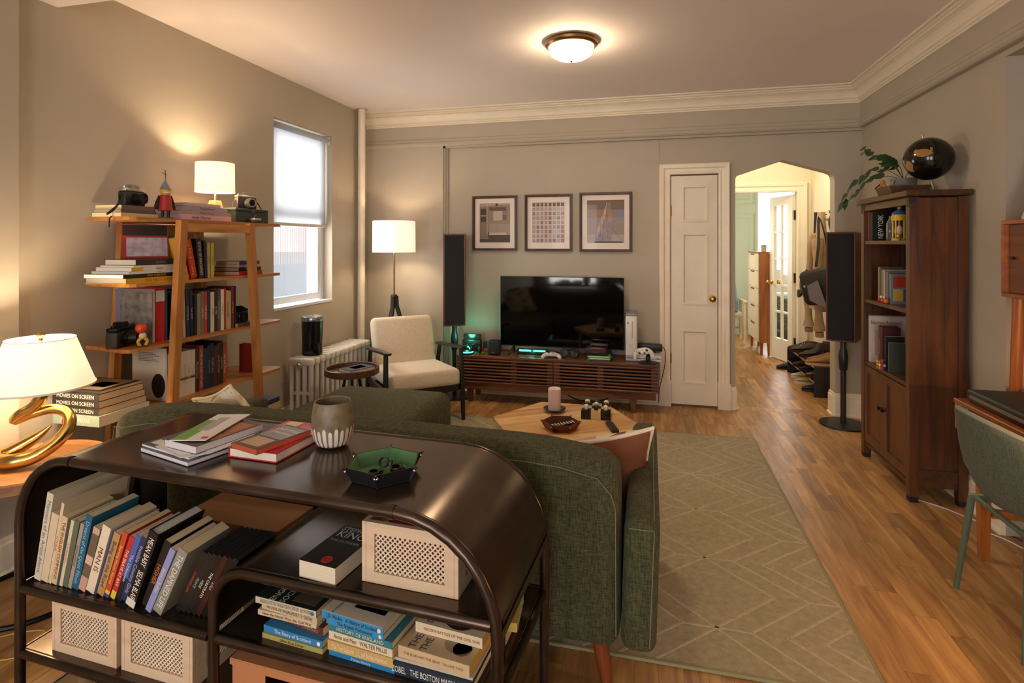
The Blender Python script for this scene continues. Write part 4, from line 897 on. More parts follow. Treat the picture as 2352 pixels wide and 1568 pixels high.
wstack([
 ('red hardback at the bottom of the right stack, second tier', .024, .20, .18, 'a8281e', .0, .0, dict(hard=True, page='cfa89a')),
 ('black hardback in the right stack on the second tier', .022, .19, .175, '1c1a1c', -.006, -.005, dict(hard=True, page='a88a74', txt='MODERN', tcol='d8d8d8')),
 ('tan paperback in the right stack on the second tier', .016, .18, .17, 'b58a68', -.01, -.01, dict(page='c0a088')),
 ('blue-spined book topping the right stack on the second tier', .020, .175, .165, '26357a', -.01, -.012, dict(page='b79a84', txt='ATLAS', tcol='e8e8f0')),
], -2.345, 3.0, TIER[1], 'right stack of books on the second tier')
# fourth tier
y = 2.345
for i in range(6):
    book('white paperback with a coloured spine square, %s of six' % ORD[i], .026, .235, .20, 'd2c9c0', (-2.375, y, TIER[3]), standing(R(90)), 'matching white paperbacks on the fourth tier', ['Prologue', 'Swann', 'Budding', 'Guermantes', 'Captive', 'Found'][i], 'a89a8c', band=[(.36, .42, ['6a2a2a', '3a3a6a', '3a5a40', '7a2a2a', 'c04a30', '3a4a40'][i])], page='cfc6be'); y += .0265
r4 = [('3a1c1a', .026, 'dark maroon', 'Modernism', 'd0b070'), ('8a3230', .028, 'brick red', 'CHRONICLES OF LIFE', 'd8c0a0'), ('232c44', .030, 'navy', None, None), ('1c2238', .020, 'dark indigo', 'ENGLAND', '8a8a9a'), ('1a2030', .022, 'blue-black gilt', 'SYMPTOMS', 'c8b060'), ('4a1c24', .024, 'burgundy', None, None), ('3a2a1e', .018, 'dark brown gilt', 'SHORT STORIES', 'c8b070'), ('1c2420', .022, 'bottle green', 'THEATRE', 'a8a890'), ('a33620', .024, 'orange-red', 'Life and Times', 'e8d0a0')]
for i, (c, t, ds, tx, tc) in enumerate(r4):
    book('%s hardback right of the white paperbacks, fourth tier' % ds, t, .235+.012*math.sin(i*2.1), .17, c, (-2.375, y, TIER[3]), standing(R(90)), 'dark hardbacks on the fourth tier', tx, tc or 'e8e0d0', hard=True); y += t+.0015
book('red book standing alone at the right end of the fourth tier', .030, .175, .13, '8e2a1c', (-2.37, 2.985, TIER[3]), standing(R(90)), 'dark hardbacks on the fourth tier', 'R', 'e0c0b0', hard=True)
o = thing('magazine', 'white printed booklet with a round black photo leaning at the fourth tier', 'magazine', (-2.60, 2.330, TIER[3]+.0005))
B().box(0, .21, 0, .008, 0, .265).build('cover', mat('cfc6bc', .6), o, False); B().box(.002, .211, .002, .0065, .002, .266).build('pages', mat('d8d0c8', .9), o, False)
b = B()
for k in range(6): b.box(.04, .17-.02*(k % 3), -.0008, .0002, .20+.008*k, .2025+.008*k)
b.build('lettering', mat('6a625c', .8), o, False); B().prism([(.165+.042*math.cos(2*PI*k/28), .075+.062*math.sin(2*PI*k/28)) for k in range(28)], -.0008, .0002, 'y').build('cover_photograph', mat('1f1a18', .5), o, False)
# big film guides piled on the overhanging near end of the fourth shelf: spines to the camera
z = TIER[3]+.0005
gi = ['red and pale green film guide at the bottom of the pile', 'black film guide second from the bottom of the pile', 'black film guide third from the bottom of the pile', 'black film guide fourth from the bottom of the pile', 'black film guide with a photo cover on top of the pile']
for i, c in enumerate(['8a9a8c', '1c1816', '1a1614', '1c1816', '191614']):
    t = [.046, .030, .030, .030, .012][i]
    book(gi[i], t, .262, .25-.01*i, c, (-2.336+[.01, -.004, -.006, -.008, -.012][i], 1.925+[-.0, .006, .01, .012, .02][i], z), flat(R(0)), 'film guides piled on the fourth shelf end', ['FILM ANNUAL', 'MOVIES ON SCREEN', 'MOVIES ON SCREEN', 'MOVIES ON SCREEN', None][i], ['d8d0d0', 'e0d8c8', 'e0d8c8', 'e0d8c8', None][i] or 'ffffff', page='b79a74' if i else 'c9b79a', band=[(.62, .8, 'a02030')] if i in (0, 1) else None,
         front=[('r', .1, .95, .1, .9, '7a6450'), ('r', .3, .7, .2, .6, '2a211c')] if i == 4 else None); z += t+.0006
# fifth tier books
wstack([('tan paperback under the navy one on the lowest tier', .030, .20, .15, 'b8945c', 0, 0, dict(page='c8ac80')), ('cream paperback in the lowest-tier pile', .034, .19, .15, 'cbb288', -.006, .0, dict(page='d0b890')), ('navy covered paperback topping the lowest-tier pile', .030, .19, .15, '2a2f5c', -.01, -.004, dict(page='c8b8a0'))], -2.34, 3.18, TIER[4], 'pile on the lowest ladder-shelf tier')
# ================================================================== lamps
BULB = (1.0, .77, .50)
def bulb(parent, loc, name='bulb', r=.022, e=14):
    B().ball((0, 0, 0), r, 12, (1, 1, 1.25)).build(name, mat('ffd9a0', .5, emit=e, emitc='ffcf94'), parent, loc=loc)
# table lamp with the twisted brass base on the round side table at the left
st = thing('round_side_table', 'round wooden side table with black metal legs under the brass lamp', 'table', (-2.39, 1.70, 0))
TW = wood('774c2a', 'a07448', .4, 'x', 4, 1)
B().lathe([(0, .488), (.24, .488), (.252, .494), (.252, .528), (.246, .534), (.238, .528), (.230, .520), (0, .520)], 48).build('top', TW, st)
BM = mat('141212', .45, .6)
for a in (20, 140, 260):
    q = Vector((math.cos(R(a)), math.sin(R(a)), 0)); B().cyl(tuple(q*.20+Vector((0, 0, .487))), tuple(q*.215+Vector((0, 0, .014))), .010, n=8).build('leg', BM, st)
B().tube([(.225*math.cos(2*PI*k/36), .225*math.sin(2*PI*k/36), .0105) for k in range(36)], .010, 8, closed=True).build('floor_ring', BM, st)
tl = thing('table_lamp', 'brass swirl table lamp with a cream tapered shade', 'lamp', (-2.385, 1.72, .5205), YAW)
BR2 = mat('c2a05c', .2, 1, var=.08, vscale=6)
pts = []; rad_ = []
path = [(.025, .03, .140, .004), (-.02, .02, .100, .018), (-.08, .0, .060, .027), (-.125, -.02, .035, .030), (-.11, -.06, .0315, .030), (-.04, -.075, .032, .030), (.03, -.05, .047, .027), (.085, -.01, .092, .025), (.108, .02, .145, .023), (.085, .035, .190, .021), (.03, .03, .208, .020), (-.04, .01, .192, .019), (-.085, -.01, .174, .019), (-.065, -.015, .197, .020), (-.02, -.005, .225, .021), (.006, 0, .262, .024), (.010, 0, .285, .026)]
def smooth_path(p, n=6):
    out = []
    for i in range(len(p)-1):
        p0, p1, p2, p3 = p[max(0, i-1)], p[i], p[i+1], p[min(len(p)-1, i+2)]
        for k in range(n):
            t = k/n; out.append(tuple(.5*((2*p1[j])+(-p0[j]+p2[j])*t+(2*p0[j]-5*p1[j]+4*p2[j]-p3[j])*t*t+(-p0[j]+3*p1[j]-3*p2[j]+p3[j])*t**3) for j in range(len(p1))))
    out.append(p[-1]); return out
sp = smooth_path(path)
b = B().tube([q[:3] for q in sp], [q[3] for q in sp], 16)
b.build('base', BR2, tl)
B().cyl((.008, 0, .255), (.008, 0, .30), .008, n=10).build('stem', BR2, tl)
B().tube([(.008, 0, .285)]+[(.008+.06*math.sin(PI*k/10), 0, .29+.2*k/10) for k in range(1, 10)]+[(.008, 0, .492)], .0022, 6).build('harp', BR2, tl)
SHD = shade_mat('fff0d6', .30, .03)
B().lathe([(.180, .305), (.113, .498)], 48, (.008, 0, 0), cap=False).build('shade', SHD, tl)
B().lathe([(.1805, .303), (.1812, .311)], 48, (.008, 0, 0), cap=False).build('lower_trim', mat('efe4cc', .7), tl)
B().lathe([(.113, .494), (.1135, .500)], 48, (.008, 0, 0), cap=False).build('upper_trim', mat('efe4cc', .7), tl)
B().lathe([(0, .49), (.008, .492), (.006, .500), (.016, .508), (.016, .514), (.006, .522), (0, .523)], 16, (.008, 0, 0)).build('finial', BR2, tl)
bulb(tl, (.008, 0, .36))
point('table_lamp_bulb', (-2.377, 1.72, .92), 17, BULB, .03)
# yellowish cord curling on the floor
o = B().tube(smooth_path([(-2.62, 1.62, .004), (-2.45, 1.55, .004), (-2.30, 1.50, .004), (-2.15, 1.40, .004), (-2.05, 1.46, .004), (-2.12, 1.55, .004), (-2.25, 1.47, .004), (-2.2, 1.35, .004), (-2.0, 1.28, .004), (-1.85, 1.30, .004)], 5), .0032, 6).build('lamp_cord', mat('a98a35', .4)); tag(o, 'yellow lamp cord curling on the floor at the left', 'cord')
# small lamp on the ladder shelf
sl = thing('shelf_lamp', 'small lamp with a drum shade and wooden foot on the ladder shelf', 'lamp', (-2.50, 2.785, TIER[0]+.0005))
B().loft([[(-.05, -.05, 0), (.05, -.05, 0), (.05, .05, 0), (-.05, .05, 0)], [(-.022, -.022, .13), (.022, -.022, .13), (.022, .022, .13), (-.022, .022, .13)]]).build('foot', wood('b98a58', 'd8b080', .5, 'z', 4), sl, False)
B().cyl((0, 0, .13), (0, 0, .20), .006, n=8).build('stem', mat('b9b0a0', .3, .8), sl)
B().lathe([(.107, .178), (.105, .350)], 40, cap=False).build('shade', shade_mat('fff0da', .36, .02), sl)
for a in range(3): B().cyl((0, 0, .195), (.106*math.cos(R(120*a)), .106*math.sin(R(120*a)), .195), .0015, n=5).build('spider', mat('c9c4b8', .3, .8), sl)
bulb(sl, (0, 0, .235))
point('shelf_lamp_bulb', (-2.50, 2.785, TIER[0]+.26), 15, BULB, .03)
# floor lamp behind the armchair
fx, fy = -2.235, 4.62
fo = thing('floor_lamp', 'tripod floor lamp with a white drum shade behind the armchair', 'lamp', (fx, fy, 0))
B().lathe([(.191, 1.325), (.189, 1.605)], 44, cap=False).build('shade', shade_mat('fff3e2', .38, .05), fo)
for a in range(3): B().cyl((0, 0, 1.50), (.190*math.cos(R(120*a)), .190*math.sin(R(120*a)), 1.50), .0015, n=5).build('spider', BR2, fo)
B().cyl((0, 0, .86), (0, 0, 1.52), .009, n=10).build('pole', mat('b9a684', .25, 1), fo)
B().cyl((0, -.012, .93), (0, -.035, .93), .006, n=8).build('clamp_screw', mat('8a7a5a', .3, 1), fo)
for a in (270, 30, 150):
    q = Vector((math.cos(R(a)), math.sin(R(a)), 0)); B().tube([tuple(q*.02+Vector((0, 0, .93))), tuple(q*.024+Vector((0, 0, .84))), tuple(q*.28+Vector((0, 0, .002)))], [.02, .02, .012], 8).build('leg', mat('17130f', .5), fo, False)
B().lathe([(.0, .83), (.028, .83), (.030, .85), (.030, .93), (.024, .945), (0, .945)], 16).build('hub', mat('171310', .5), fo)
bulb(fo, (0, 0, 1.46))
point('floor_lamp_bulb', (fx, fy, 1.46), 13, BULB, .035)
# flush ceiling light
cl = thing('ceiling_light', 'bronze flush ceiling light with a frosted glass dome', 'lamp', (-.475, 3.47, CZ))
B().lathe([(0, -.001), (.160, -.001), (.166, -.012), (.163, -.026), (.158, -.030), (.155, -.036), (.148, -.040), (.140, -.040), (.140, -.03), (0, -.03)], 48).build('rim', mat('8a6a42', .35, .9), cl)
B().lathe([(.1405, -.036), (.139, -.056), (.125, -.082), (.095, -.101), (.050, -.111), (.0, -.114)], 40, cap=False).build('glass_dome', mat('fff3dc', .3, emit=48, emitc='ffe4bc'), cl)
B().lathe([(0, -.107), (.012, -.110), (.009, -.117), (.011, -.124), (.004, -.131), (0, -.132)], 16).build('finial', mat('8a6a42', .35, .9), cl)
# ================================================================== things on the ladder shelf
Z0 = TIER[0]+.0004
wstack([('tan paperback at the bottom under the camera', .018, .20, .17, 'c9b48c', .0, .0, dict(page='d8c69c')), ('worn paperback in the middle under the camera', .014, .19, .16, '5a4a3a', -.006, -.004, dict(page='d0b888')), ('cream paperback directly under the camera', .022, .18, .155, '6a5a48', -.01, -.008, dict(page='dcc89c'))], -2.375, 2.27, Z0, 'small stack under the camera')
def camera(label, loc, rot, body='161413', chrome='b9b4ac', lens=1):
    o = thing('film_camera', label, 'camera', loc, rot)
    B().rbox(-.065, .065, -.02, .02, 0, .068, .006, 2).build('body', mat(body, .5), o)
    B().rbox(-.063, .063, -.019, .019, .0685, .084, .004, 2).prism([(-.025, .084), (.025, .084), (.017, .102), (-.017, .102)], -.016, .016, 'y').build('top_plate', mat(chrome, .3, .9), o)
    q = B(); q.m = Matrix.Translation((.005, -.02, .036)) @ Matrix.Rotation(R(90), 4, 'X'); q.lathe([(0, 0), (.030, 0), (.030, .012), (.027, .014), (.027, .040), (.022, .040), (.020, .034), (0, .034)], 24); q.build('lens', mat('191716' if lens else 'c4beb4', .3, .3 if lens else .9), o)
    if not lens:
        q = B(); q.m = Matrix.Translation((.005, -.0545, .036)) @ Matrix.Rotation(R(90), 4, 'X'); q.lathe([(0, 0), (.019, 0), (.019, .002), (0, .001)], 20); q.build('lens_glass', mat('0e0e12', .08), o)
    for x, r_ in ((-.045, .010), (.042, .008)): B().lathe([(0, .0845), (r_, .0845), (r_, .093), (0, .094)], 14, (x, 0, 0)).build('dial', mat(chrome, .3, .9), o)
    return o
cm = camera('black film camera with a long strap lying on the paperbacks', (-2.435, 2.18, Z0+.0562), (0, 0, R(100)))
o = B().tube(smooth_path([(-.066, 0, .05), (-.095, -.03, .03), (-.15, -.05, -.005), (-.20, -.045, -.045), (-.185, -.03, -.048), (-.13, -.02, -.02), (-.09, -.01, .02), (-.066, .01, .045)], 5), .0045, 6, flat=.35).build('strap', mat('1a1614', .7), cm)
o = B().tube([(-2.42, 2.062, Z0+.001), (-2.42, 2.052, Z0-.01), (-2.42, 2.05, Z0-.05)], .005, 6, flat=.4).build('strap_end', mat('191513', .7), None); tag(o, 'black camera strap end hanging over the shelf edge', 'strap')
# painted figurine: grey-blue pointed hat, yellow face, red robe
fg = thing('figurine', 'painted figurine in a red robe and pointed blue hat on the ladder shelf', 'figurine', (-2.365, 2.305, Z0), R(60))
B().lathe([(0, 0), (.038, 0), (.038, .006), (0, .007)], 20).build('stand', mat('3a4a2c', .6), fg)
for sx_ in (-.014, .014): B().tube([(sx_, 0, .006), (sx_*.9, 0, .05)], [.007, .008], 8).build('leg', mat('1c1612', .6), fg)
B().lathe([(.034, .040), (.030, .055), (.027, .085), (.024, .105), (.022, .118), (0, .119)], 20).build('robe', mat('a3201f', .55), fg)
B().ball((0, 0, .134), .025, 14, (1, .9, 1.0)).build('head', mat('c9a030', .5), fg)
B().ball((0, -.021, .130), .010, 10, (1.5, .5, .5)).build('mouth', mat('d8d0c0', .4), fg)
B().lathe([(.026, .148), (.020, .160), (.010, .178), (.0045, .192), (.002, .20), (0, .201)], 18).build('hat', mat('7d8a96', .35, .4), fg)
B().tube([(0, 0, .198), (.001, 0, .225), (-.003, 0, .245)], .0018, 6).tube([(.001, 0, .22), (-.014, 0, .232)], .0014, 5).build('antenna', mat('3a2418', .6), fg)
B().tube([(-.024, .006, .115), (-.034, .01, .08), (-.038, .012, .045)], [.006, .009, .012], 8).tube([(.024, .006, .115), (.034, .01, .08), (.038, .012, .045)], [.006, .009, .012], 8).build('cape', mat('1b1612', .6), fg)
wstack([('pale pink art monograph at the bottom of the stack by the lamp', .030, .36, .23, 'cf9fae', .0, .0, dict(txt='Andy Warhol', tcol='5a2a3a', hard=True, page='d9c6cc', tpos=.62)), ('grey book with red lettering in the stack by the lamp', .020, .345, .22, '9c8f86', -.004, -.004, dict(txt='Modern Cinema', tcol='a03a30', hard=True, page='cfc6cc')), ('lilac book in the stack by the lamp', .026, .31, .21, 'a08aa2', -.008, -.02, dict(txt='Frida Moore', tcol='4a3a4a', hard=True, page='d4c8d0')), ('white book on top of the stack by the lamp', .016, .235, .19, 'b9a9a0', -.012, -.07, dict(hard=True, page='ddd4cc'))], -2.37, 2.765, Z0, 'coffee-table books beside the shelf lamp')
gbx = thing('green_box', 'dark green wooden box at the right end of the ladder shelf top', 'box', (-2.43, 2.82, Z0))
B().rbox(0-.06, .045, 0, .29, 0, .070, .003, 1).build('body', mat('26302c', .5), gbx, False); B().rbox(-.061, .046, -.001, .291, .071, .088, .003, 1).build('lid', mat('2a3530', .5), gbx, False); B().rbox(.045, .050, .13, .16, .060, .082, .001, 1).build('clasp', mat('6a6458', .3, .9), gbx)
cam2 = camera('chrome and black rangefinder camera on the green box', (-2.43, 2.955, Z0+.0886), (0, 0, R(75)), '1b1918', 'c4bcae', 0)
B().tube(smooth_path([(.066, 0, .05), (.085, .0, .04), (.10, -.01, .01), (.098, -.02, .002)], 4), .003, 6).tube(smooth_path([(-.066, 0, .05), (-.085, .0, .03), (-.09, -.01, .002)], 4), .003, 6).build('strap', mat('17130f', .6), cam2)
lm = thing('light_meter', 'small chrome light meter in front of the green box', 'meter', (-2.355, 2.955, Z0), R(90))
B().rbox(-.05, .05, -.022, .022, 0, .014, .004, 2).build('base', mat('2a2624', .4), lm); B().rbox(-.036, .03, -.02, .02, .0145, .030, .006, 2).build('dial_housing', mat('b9a890', .35, .7), lm); B().tube([(.016*math.cos(PI*k/10), 0, .030+.018*math.sin(PI*k/10)) for k in range(11)], .0015, 6).build('handle', mat('8a8478', .3, .9), lm)
# third tier curios
rd = camera('black box camera lying on the near end of the third tier', (-2.47, 2.15, TIER[2]+.0005), (0, 0, R(115)), '151211', '1d1a18')
rd.scale = (1.35, 1.3, 1.15)
bb = thing('bobble_figure', 'small figure with a round orange head on the third tier', 'figurine', (-2.36, 2.17, TIER[2]+.0004), R(60))
B().lathe([(0, 0), (.026, 0), (.026, .005), (0, .006)], 18).build('stand', mat('3c4038', .6), bb)
B().tube([(-.012, 0, .005), (-.020, 0, .025), (-.008, 0, .042)], [.008, .007, .009], 8).tube([(.012, 0, .005), (.020, 0, .025), (.008, 0, .042)], [.008, .007, .009], 8).build('legs', mat('d0a02a', .5), bb)
B().ball((0, 0, .052), .016, 12, (1, .8, 1.1)).build('torso', mat('d8c8ac', .5), bb); B().ball((-.006, 0, .088), .025, 16).build('head', mat('c8431c', .4), bb)
cl3 = camera('small black camera at the right end of the third tier', (-2.40, 2.865, TIER[2]+.0225), (0, 0, R(70)), '141312', '1a1918'); cl3.scale = (.75, .9, .95)
book('small grey guidebook under the camera at the third tier end', .021, .14, .10, '4a463e', (-2.355, 2.94, TIER[2]+.0004), flat(R(90)), 'large books on the third ladder-shelf tier', page='a88a60')
# ================================================================== radiator, pipe, gadget
RAD = mat('dcd6cc', .4, 0, var=.08, vscale=20)
ra = thing('radiator', 'silver-white cast iron column radiator under the window', 'radiator', (-2.548, 3.68, 0))
ns = 13; pitch = .0705
def section():
    b = B()
    for i in range(4):
        x = -.0825+.055*i; b.tube([(x, 0, .10), (x, 0, .14), (x, 0, .46), (x, 0, .50)], [.019, .0175, .0175, .019], 10)
    for z in (.10, .51): b.rbox(-.105, .105, -.024, .024, z-.028, z+.030, .016, 3)
    b.rbox(-.10, .10, -.012, .012, .26, .285, .008, 1)
    b.tube([(-.095, 0, .09), (-.095, 0, 0.001)], [.016, .020], 8).tube([(.095, 0, .09), (.095, 0, .001)], [.016, .020], 8)
    return b.mesh('section', RAD)
sm = section()
for k in range(ns): link('section', sm, ra, (0, .02+k*pitch, 0))
b = B(); b.m = Matrix.Translation((.0, -.004, .49)) @ Matrix.Rotation(R(90), 4, 'X'); b.lathe([(0, 0), (.028, 0), (.028, .006), (.016, .010), (.012, .020), (0, .022)], 12); b.build('plug', mat('b9b4aa', .3, .7), ra)
o = thing('steam_pipe', 'white steam riser pipe in the left corner of the room', 'pipe', (-2.625, 4.745, 0))
B().tube([(-.01, 0, .0005), (-.005, 0, 1.3), (.0, 0, CZ-.001)], .033, 20).build('pipe', mat('eadfce', .45, var=.05, vscale=8, bump=.08, bscale=20), o); B().lathe([(.034, -.004), (.055, -.004), (.055, -.001), (.034, -.001)], 20, (0, 0, CZ)).build('collar', mat('cbbba6', .4, .5), o)
ap = thing('air_purifier', 'black cylinder air purifier with a silver lid on the radiator', 'appliance', (-2.55, 3.84, .5415))
B().lathe([(0, 0), (.074, 0), (.078, .010), (.0755, .10), (.079, .20), (.080, .262), (0, .262)], 32).build('body', mat('0f0f11', .18), ap)
B().lathe([(.081, .2625), (.082, .268), (.082, .292), (.078, .298), (0, .296)], 32).build('lid', mat('a9adb4', .25, .9), ap); B().rbox(-.055, .0, -.03, .03, .2982, .300, .001, 1).build('vent', mat('15161a', .4), ap, False)
ou = thing('wall_outlet', 'dark plug in the outlet beside the steam pipe', 'outlet', (-2.62, 4.979, .42)); B().rbox(-.035, .035, -.008, 0, -.06, .06, .003, 1).build('plate', mat('6e604c', .5), ou, False); B().rbox(-.02, .02, -.04, -.0085, -.02, .025, .004, 1).build('plug', mat('15120f', .5), ou); B().tube(smooth_path([(0, -.04, 0), (.05, -.06, -.02), (.12, -.07, -.10), (.14, -.05, -.25), (.16, -.04, -.415)], 4), .004, 6).build('cord', mat('15120f', .5), ou)
# ================================================================== armchair
ac = thing('armchair', 'white fabric armchair with black wooden frame beside the radiator', 'chair', (-1.862, 4.215, 0), R(41))
FAB = weave('c9b8a2', 'ded0ba', 420); BW = mat('17120f', .45)
# local: x across, -y front
for sgn in (-1, 1):
    x = sgn*.31
    B().tube([(x, -.30, .0005), (x*.985, -.285, .30), (x*.97, -.27, .575)], [.016, .021, .018], 8).build('front_leg', BW, ac)
    B().tube([(x*.97, .36, .0005), (x*.97, .30, .30), (x*.97, .22, .53)], [.015, .020, .018], 8).build('rear_leg', BW, ac)
    B().rbox(x*.97-.026, x*.97+.026, -.345, .27, .575, .597, .008, 2, lambda p: (p[0], p[1], p[2]-.10*max(0, p[1]+.27))).build('arm', BW, ac)
    B().rbox(x*.95-.012, x*.95+.012, -.26, .30, .235, .29, .004, 1).build('side_rail', BW, ac)
B().rbox(-.285, .285, -.275, -.245, .235, .29, .004, 1).rbox(-.285, .285, .27, .30, .20, .255, .004, 1).build('cross_rail', BW, ac)
def seatfn(p): return (p[0], p[1], p[2]+(.018*math.cos(p[0]*4.2) if p[2] > .36 else 0)-.10*(p[1]+.3)*.4)
b = B().rbox(-.275, .275, -.335, .26, .295, .415, .035, 4, seatfn); b.build('seat_cushion', FAB, ac, ang=60)
bm_ = B(); bm_.m = Matrix.Translation((0, .235, .335)) @ Matrix.Rotation(R(-19), 4, 'X'); bm_.rbox(-.27, .27, -.055, .055, 0, .455, .045, 4); bm_.build('backrest', FAB, ac, ang=60)
# tray-top side table with two books
s2 = thing('tray_side_table', 'small dark round tray table beside the armchair', 'table', (-2.115, 3.68, 0))
B().lathe([(0, .45), (.185, .45), (.195, .456), (.195, .498), (.188, .502), (.178, .498), (.176, .470), (0, .468)], 40).build('tray_top', wood('3c2414', '5e3a20', .4, 'x', 5), s2)
for a in (60, 180, 300): q = Vector((math.cos(R(a)), math.sin(R(a)), 0)); B().cyl(tuple(q*.05+Vector((0, 0, .449))), tuple(q*.14+Vector((0, 0, .0005))), .011, n=8).build('leg', BM, s2)
book('pink paperback under the blue book on the tray table', .008, .24, .17, 'c9968c', (-2.22, 3.585, .4685), faceup(R(-28)), 'books on the tray table', page='d8c6b8', front=[('r', .1, .9, .1, .9, 'c9a89a')])
book('blue photo-covered hardback on the tray table', .022, .215, .15, '23304a', (-2.185, 3.61, .4771), faceup(R(-22)), 'books on the tray table', hard=True, page='d8cab8', front=[('r', .06, .94, .06, .94, '35405a'), ('r', .2, .75, .3, .8, 'a86a54')])
# ================================================================== loudspeakers
def speaker(label, loc, rot):
    o = thing('stand_speaker', label, 'speaker', loc, rot)
    B().rbox(-.10, .10, -.10, .12, .655, 1.49, .004, 1).build('cabinet', wood('4a1d10', '6e2f1a', .35, 'z', 4), o)
    B().rbox(-.088, .088, -.108, -.1005, .668, 1.478, .003, 1).build('grille', mat('141012', .85, bump=.3, bscale=700), o)
    B().tube([(0, 0, .012), (0, 0, .42)], .020, 14).tube([(0, 0, .42), (0, 0, .43), (0, 0, .52), (0, 0, .56), (0, 0, .60), (0, 0, .655)], [.020, .028, .034, .030, .022, .022], 16).build('stand_pole', mat('141214', .4), o)
    B().lathe([(0, 0), (.165, 0), (.168, .004), (.165, .012), (.03, .016), (0, .016)], 36).build('stand_base', mat('161416', .4, .3), o)
    return o
speaker('tall dark speaker on a stand between armchair and television', (-1.745, 4.855, .0006), R(19))
speaker('tall dark speaker on a stand right of the archway', (1.455, 4.80, .0006), R(-27))
# ================================================================== television console
CW = wood('4f2d18', '7c4c2c', .38, 'x', 5, .8); CWZ = wood('4f2d18', '7c4c2c', .38, 'z', 5, .8)
tc = thing('tv_console', 'walnut television console with horizontal slatted doors', 'console', (-.795, 4.85, 0))
x0, x1 = -.865, .865; yf, yb_ = -.17, .165
B().rbox(x0, x1, yf-.005, yb_, .400, .420, .003, 1).build('top', CW, tc, False)
for s_ in (-1, 1): B().box(s_*.865-(.018 if s_ > 0 else 0), s_*.865+(.018 if s_ < 0 else 0), yf+.012, yb_, .182, .3995).build('side_panel', CWZ, tc, False)
B().box(x0+.0185, x1-.0185, yf+.012, yb_, .165, .1815).build('bottom', CW, tc, False); B().box(x0+.0185, x1-.0185, yb_-.012, yb_-.001, .182, .3995).build('back_panel', mat('1c120b', .8), tc, False)
B().box(-.009, .009, yf+.03, yb_-.0125, .182, .3995).build('divider', CWZ, tc, False)
for (a, e) in ((x0+.004, -.0025), (.0025, x1-.004)):
    d = B()
    for xx in (a+.004, (a+e)/2+.06*(1 if a < -.5 else -1), e-.052): d.box(xx, xx+.048, yf+.014, yf+.026, .19, .396)
    d.box(a+.0045, e-.0045, yf+.015, yf+.025, .1835, .1955).box(a+.0045, e-.0045, yf+.015, yf+.025, .388, .3965)
    do = d.build('door', CWZ, tc, False)
    for k in range(8): B().rbox(a, e, yf-.004, yf+.0138, .180+k*.0275, .1945+k*.0275, .004, 1).build('slat', CW, do, False)
B().rbox(x0+.02, x1-.02, yf+.02, yf+.045, .118, .1645, .003, 1).build('apron', CW, tc, False)
for (lx, ly) in ((-.755, yf+.055), (.665, yf+.055), (-.755, yb_-.05), (.665, yb_-.05)):
    B().loft([[(lx-.02, ly-.016, .0006), (lx+.016, ly-.016, .0006), (lx+.016, ly+.016, .0006), (lx-.02, ly+.016, .0006)], [(lx-.03, ly-.022, .1645), (lx+.03, ly-.022, .1645), (lx+.03, ly+.022, .1645), (lx-.03, ly+.022, .1645)]]).build('leg', CWZ, tc, False)
TP = .4206
# television
tv = thing('television', 'large black flat screen television on the walnut console', 'television', (-.7585, 4.86, TP))
B().rbox(-.5465, .5465, -.012, .018, .068, .690, .004, 1).rbox(-.35, .35, .0185, .055, .09, .45, .01, 1).build('housing', mat('0b0b0d', .4), tv)
B().box(-.542, .542, -.0138, -.0125, .078, .686).build('screen', mat('050406', .05, spec=.6, bump=.012, bscale=3.0), tv, False)
for s_ in (-1, 1): B().tube([(s_*.42, 0, .075), (s_*.45, -.09, .004)], [.010, .007], 8).tube([(s_*.42, .005, .075), (s_*.44, .08, .004)], [.010, .007], 8).build('foot', mat('0d0d0f', .4), tv)
